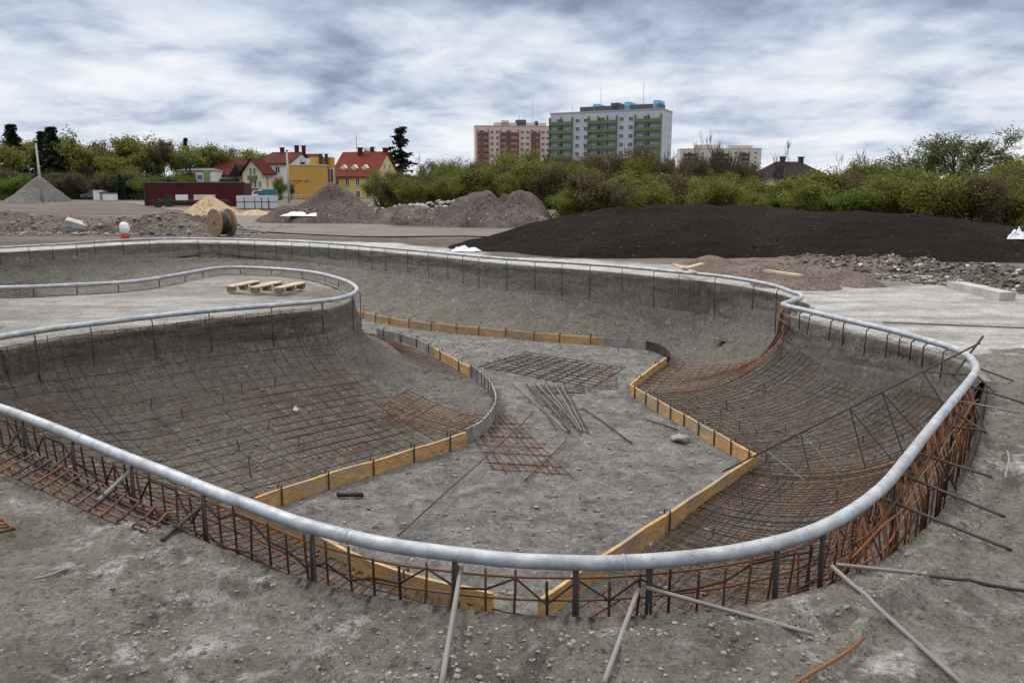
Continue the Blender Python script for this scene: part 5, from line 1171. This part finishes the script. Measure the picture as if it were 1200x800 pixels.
for k_ in range(3):                                   # forest trees of the left
    br, tp = grow(150 + k_, 1, 4, 5.5, .30, 1.2, .85, .62, (3, 4), .14, .1); proto(('forest', k_), br, tp, 'bark', 'leaf_olive', 5 , .24, .5, k_ + 21, .035)
    br, tp = grow(160 + k_, 1, 4, 5.2, .28, 1.0, .85, .62, (3, 4), .14, .1); proto(('forest_green', k_), br, tp, 'bark', 'leaf_yellow', 6, .24, .55, k_ + 31, .035)
    br, tp = grow(170 + k_, 1, 4, 5.6, .28, 1.5, .70, .62, (3, 5), .12, .1); proto(('forest_bare', k_), br, tp, 'bark', 'leaf_brown', 3, .17, .4, k_ + 41, .04)
# conifer
def conifer(key, H_, rb_, seed, gap_=.0):
    rnd = random.Random(seed); m_ = MB(); m_.tube([(0, 0, -.2), (0, 0, H_ * .98)], [.22, .03], 7, cap=False); cs = []
    z = H_ * .08
    while z < H_:
        f_ = 1 - z / H_; rr_ = rb_ * f_ ** .85 * rnd.uniform(.75, 1.1); nb = 9
        for q_ in range(nb):
            if rnd.random() < gap_: continue
            a_ = rnd.uniform(0, 6.28); l_ = rr_ * rnd.uniform(.6, 1.1); m_.tube([(0, 0, z), (math.cos(a_) * l_, math.sin(a_) * l_, z - l_ * .18 + .1)], [.03, .012], 3, cap=False)
            for s_ in np.linspace(.2, 1, max(2, int(l_ * 3.5))): cs.append((math.cos(a_) * l_ * s_, math.sin(a_) * l_ * s_, z - l_ * s_ * .18))
        z += H_ / 26
    PROTO[key] = (m_.mesh('trunk', MT['bark'], True), leaves_mesh('crown', 'leaf_dark', cs, 7, .34, .16, seed, zmin=.3, aspect=2.2))
conifer(('conifer', 0), 12, 2.6, 1); conifer(('conifer', 1), 12, 2.2, 2); conifer(('spruce_thin', 0), 12, 2.3, 3, .68)
ZMAX = {k_: max(v.co.z for v in (PROTO[k_][1] or PROTO[k_][0]).vertices) for k_ in PROTO}
def plant(kind, idx, px, d, py_top, name, label, cat, group, wide=1.0, rz=None, base=0.0):
    z_top = Y(px, py_top, d)[2]; s_ = (z_top - base) / (ZMAX[(kind, idx)] * .97); x = Y(px, py_top, d)[0]
    r_ = empty(name, (x, d, base), random.uniform(0, 6.28) if rz is None else rz, label, cat, group); r_.scale = (s_ * wide, s_ * wide, s_)
    a_, b_ = PROTO[(kind, idx)]; link('trunk', a_, r_)
    if b_: link('crown', b_, r_)
    return r_
KIND = {'green': ('bush', 'green bush', 'bush'), 'olive': ('bush', 'olive bush', 'bush'), 'brown': ('bush', 'brown twiggy bush', 'bush'), 'yellow': ('bush', 'yellow-green bush', 'bush'),
        'dark': ('bush', 'dark evergreen bush', 'bush'), 'bare': ('bare_tree', 'leafless thin tree', 'tree'), 'forest': ('broadleaf_tree', 'tall olive tree', 'tree'), 'forest_green': ('broadleaf_tree', 'tall fresh green tree', 'tree'), 'forest_bare': ('bare_tree', 'tall brown bare tree', 'tree'),
        'conifer': ('conifer_tree', 'dark pointed conifer', 'tree')}
def belt(items, where, grp):
    """items: (kind, px, dist, top row, width factor)"""
    items = sorted(items, key=lambda t_: t_[1]); cnt_ = {}
    for it in items: cnt_[it[0]] = cnt_.get(it[0], 0) + 1
    seen = {}
    for (kd, px, d, top, wf) in items:
        seen[kd] = seen.get(kd, 0) + 1; nm, lab, cat = KIND[kd]; nvar = len([k_ for k_ in PROTO if k_[0] == kd])
        l_ = '%s %s' % (lab, where) + ('' if cnt_[kd] == 1 else ', %s such from the left' % ORD[seen[kd] - 1])
        plant(kd, random.randrange(nvar), px, d, top, nm, l_, cat, grp, wf)
rnd = random.Random(4)
G = 'bushes and small trees behind the site'
belt([('olive', 452, 92, 205, 1.1), ('green', 463, 86, 209, .9), ('green', 505, 82, 196, 1.1), ('olive', 522, 84, 188, 1.2), ('green', 540, 80, 190, 1.1), ('olive', 556, 84, 196, 1.0), ('green', 578, 78, 199, 1.0), ('brown', 570, 95, 190, 1.2), ('brown', 512, 97, 187, 1.1)], 'right of the yellow house', G)
belt([('yellow', 598, 82, 168, .9), ('green', 590, 76, 200, 1.2), ('yellow', 620, 88, 185, .9), ('green', 636, 74, 211, 1.2), ('green', 660, 70, 215, 1.2), ('brown', 645, 90, 184, 1.1), ('olive', 632, 84, 192, 1.1), ('olive', 610, 74, 207, 1.1), ('brown', 612, 96, 182, 1.1)], 'below the pink tower', G)
belt([('brown', 668, 88, 181, 1.1), ('olive', 690, 80, 195, 1.2), ('brown', 700, 90, 182, 1.2), ('yellow', 684, 72, 214, 1.1), ('brown', 725, 84, 178, 1.2), ('brown', 745, 84, 166, 1.1), ('green', 705, 72, 214, 1.3), ('olive', 735, 74, 205, 1.2), ('brown', 768, 88, 184, 1.1), ('yellow', 776, 70, 206, 1.0), ('olive', 760, 76, 203, 1.1)], 'below the grey tower', G)
belt([('bare', 790, 92, 172, 1.0), ('bare', 847, 84, 154, .9), ('brown', 808, 90, 190, 1.1), ('brown', 830, 88, 186, 1.2), ('green', 800, 72, 208, 1.2), ('olive', 822, 74, 205, 1.2), ('olive', 850, 74, 198, 1.2), ('brown', 868, 90, 184, 1.1), ('green', 838, 68, 212, 1.2), ('olive', 878, 72, 204, 1.2), ('bare', 912, 86, 164, .9), ('brown', 888, 88, 196, 1.0)], 'below the pale beige block', G)
belt([('green', 905, 68, 213, 1.2), ('olive', 928, 66, 217, 1.2), ('green', 948, 66, 216, 1.1), ('olive', 968, 68, 212, 1.2), ('brown', 1003, 86, 196, 1.0), ('green', 985, 66, 210, 1.2), ('brown', 868, 92, 190, 1.0)], 'before the dark roofed house', G)
belt([('green', 1010, 62, 190, 1.1), ('green', 1032, 58, 186, 1.2), ('olive', 1040, 66, 184, 1.1), ('green', 1058, 54, 206, 1.2), ('green', 1085, 54, 210, 1.3), ('olive', 1110, 54, 208, 1.3), ('green', 1135, 50, 206, 1.2), ('green', 1162, 52, 203, 1.2), ('olive', 1185, 56, 180, 1.1), ('green', 1200, 50, 196, 1.2), ('olive', 1150, 60, 198, 1.1), ('brown', 1172, 68, 190, 1.0), ('green', 1240, 52, 185, 1.3)], 'by the big spreading tree', G)
# the big spreading tree
br, tp = grow(203, 3, 5, 2.6, .20, .35, .66, .70, (3, 4), .17, .35, .10)
PROTO[('big', 0)] = (branch_mesh('trunk', 'bark', br, .014), leaves_mesh('crown', 'leaf_willow', [t_[0] for t_ in tp], 2, .085, .15, 77)); ZMAX[('big', 0)] = max(v.co.z for v in PROTO[('big', 0)][1].vertices)
plant('big', 0, 1120, 58, 146, 'spreading_tree', 'big spreading pale green tree standing out above the bushes at the right', 'tree', None, 1.35)
# dark tree by the yellow house
plant('spruce_thin', 0, 469, 165, 150, 'conifer_tree', 'thin ragged dark conifer behind the yellow house', 'tree', None, 1.9)
plant('forest_bare', 1, 437, 190, 171, 'bare_tree', 'dark tree top showing behind the red roof of the yellow house', 'tree', None, 1.1)
# forest on the left
fo = []
for (kd, px, top, d, wf) in [('conifer', 12, 147, 150, 1.5), ('forest_green', 3, 168, 140, 1.1), ('forest_green', 28, 163, 145, 1.1), ('conifer', 48, 155, 146, 1.5), ('conifer', 59, 150, 140, 1.6), ('forest_green', 42, 162, 160, 1.1),
        ('forest_green', 76, 157, 150, 1.1), ('forest', 90, 156, 160, 1.1), ('forest', 104, 151, 140, 1.3), ('forest', 122, 156, 148, 1.2), ('forest', 150, 154, 142, 1.2), ('forest_green', 140, 178, 130, 1.0), ('forest', 164, 159, 155, 1.1),
        ('forest_bare', 176, 166, 146, 1.1), ('forest_bare', 190, 163, 150, 1.1), ('forest_bare', 204, 163, 144, 1.1), ('conifer', 217, 163, 160, .8), ('forest', 222, 163, 165, 1.0), ('forest_green', 232, 167, 142, 1.1), ('forest_green', 244, 172, 170, 1.1),
        ('forest_bare', 258, 174, 185, 1.1), ('forest_bare', 272, 172, 195, 1.2), ('forest_bare', 288, 174, 200, 1.1), ('forest', 302, 177, 205, 1.2), ('forest_bare', 315, 178, 210, 1.1), ('forest', 296, 182, 190, 1.0),
        ('forest_bare', 130, 176, 165, 1.3), ('forest_bare', 70, 180, 165, 1.3), ('forest_bare', 160, 182, 165, 1.4), ('forest_bare', 20, 175, 165, 1.3), ('conifer', 140, 205, 118, 1.2), ('forest_bare', 110, 182, 150, 1.2), ('forest_bare', 215, 182, 160, 1.3), ('forest', 185, 180, 165, 1.3)]:
    fo.append((kd, px, d, top, wf))
belt(fo, 'in the wood at the left', 'trees of the wood behind the site')
belt([('green', 4, 118, 207, 1.3), ('green', 18, 114, 202, 1.4), ('green', 33, 116, 204, 1.3), ('dark', 74, 128, 205, 1.3), ('brown', 90, 132, 203, 1.5), ('brown', 108, 134, 205, 1.5), ('olive', 130, 134, 207, 1.4), ('brown', 150, 136, 205, 1.5), ('brown', 172, 136, 204, 1.5), ('olive', 190, 138, 205, 1.4), ('brown', 208, 152, 206, 1.5)], 'under the wood at the left', 'undergrowth bushes below the wood')
belt([('green', 308, 110, 222, 1.0), ('olive', 326, 120, 205, .7), ('brown', 340, 125, 214, .7)], 'by the cream gabled house', 'garden bushes by the houses')
rr_ = random.Random(12)
belt([('forest_bare', 5 + k_ * 15 + rr_.uniform(-4, 4), 172 + rr_.uniform(-4, 8) + k_ * .5, 176, 1.5) if False else (('forest_bare', 'forest', 'forest_green')[k_ % 3], 5 + k_ * 17 + rr_.uniform(-4, 4), 172, 158 + rr_.uniform(-6, 6) + k_ * 1.1, 1.3) for k_ in range(18)], 'deeper in the left wood', 'trees of the wood behind the site')
belt([(('brown', 'green', 'dark')[k_ % 3], 2 + k_ * 13 + rr_.uniform(-3, 3), 126 + rr_.uniform(-4, 12), 201 + rr_.uniform(-9, 9), 1.5) for k_ in range(17)], 'along the left wood edge', 'undergrowth bushes below the wood')
belt([(('green', 'olive', 'brown', 'yellow', 'olive')[k_ % 5], 668 + k_ * 15.5 + rr_.uniform(-6, 6), 33 + rr_.uniform(0, 10), 210 + rr_.uniform(-15, 13), 1.6) for k_ in range(23)], 'just over the dark mound', G)
belt([(('green', 'olive', 'brown', 'olive')[k_ % 4], 1010 + k_ * 13.5 + rr_.uniform(-6, 6), 29 + rr_.uniform(0, 10), 203 + rr_.uniform(-17, 14), 1.4) for k_ in range(19)], 'low behind the mound at right', G)
belt([(('olive', 'brown', 'olive')[k_ % 3], 450 + k_ * 12 + rr_.uniform(-5, 5), 62 + rr_.uniform(0, 8), (203 if k_ < 9 else 196) + rr_.uniform(-13, 8), 1.3) for k_ in range(19)], 'behind the mauve earth piles', G)
belt([('brown', 640 + k_ * 22 + rr_.uniform(-5, 5), 96 + rr_.uniform(0, 8), 180 + rr_.uniform(-7, 9), .8) for k_ in range(9)], 'farthest before the towers', G)

belt([(('forest_green', 'forest', 'forest_bare', 'forest')[k_ % 4], -8 - k_ * 26 + rr_.uniform(-6, 6), 146 + rr_.uniform(-8, 20), 163 + rr_.uniform(-8, 9), 1.2) for k_ in range(16)], 'past the left photo edge', 'trees of the wood behind the site')
belt([(('brown', 'green', 'dark')[k_ % 3], -6 - k_ * 20 + rr_.uniform(-4, 4), 122 + rr_.uniform(-4, 12), 203 + rr_.uniform(-7, 7), 1.6) for k_ in range(18)], 'past the left photo edge', 'undergrowth bushes below the wood')

belt([('yellow', 586, 84, 176, .8), ('yellow', 612, 80, 170, .8), ('bare', 655, 88, 172, .9), ('olive', 530, 86, 183, .8), ('bare', 690, 90, 168, .9), ('bare', 725, 84, 172, .9), ('olive', 748, 80, 178, .8), ('bare', 820, 86, 166, .9),
      ('bare', 862, 80, 162, .9), ('olive', 1005, 58, 182, .8), ('bare', 1025, 66, 172, .9), ('yellow', 1060, 56, 190, .9), ('yellow', 1180, 50, 178, .9), ('bare', 500, 92, 180, .8), ('bare', 770, 84, 176, .9), ('bare', 985, 70, 180, .8)], 'rising out of the bushes', G)
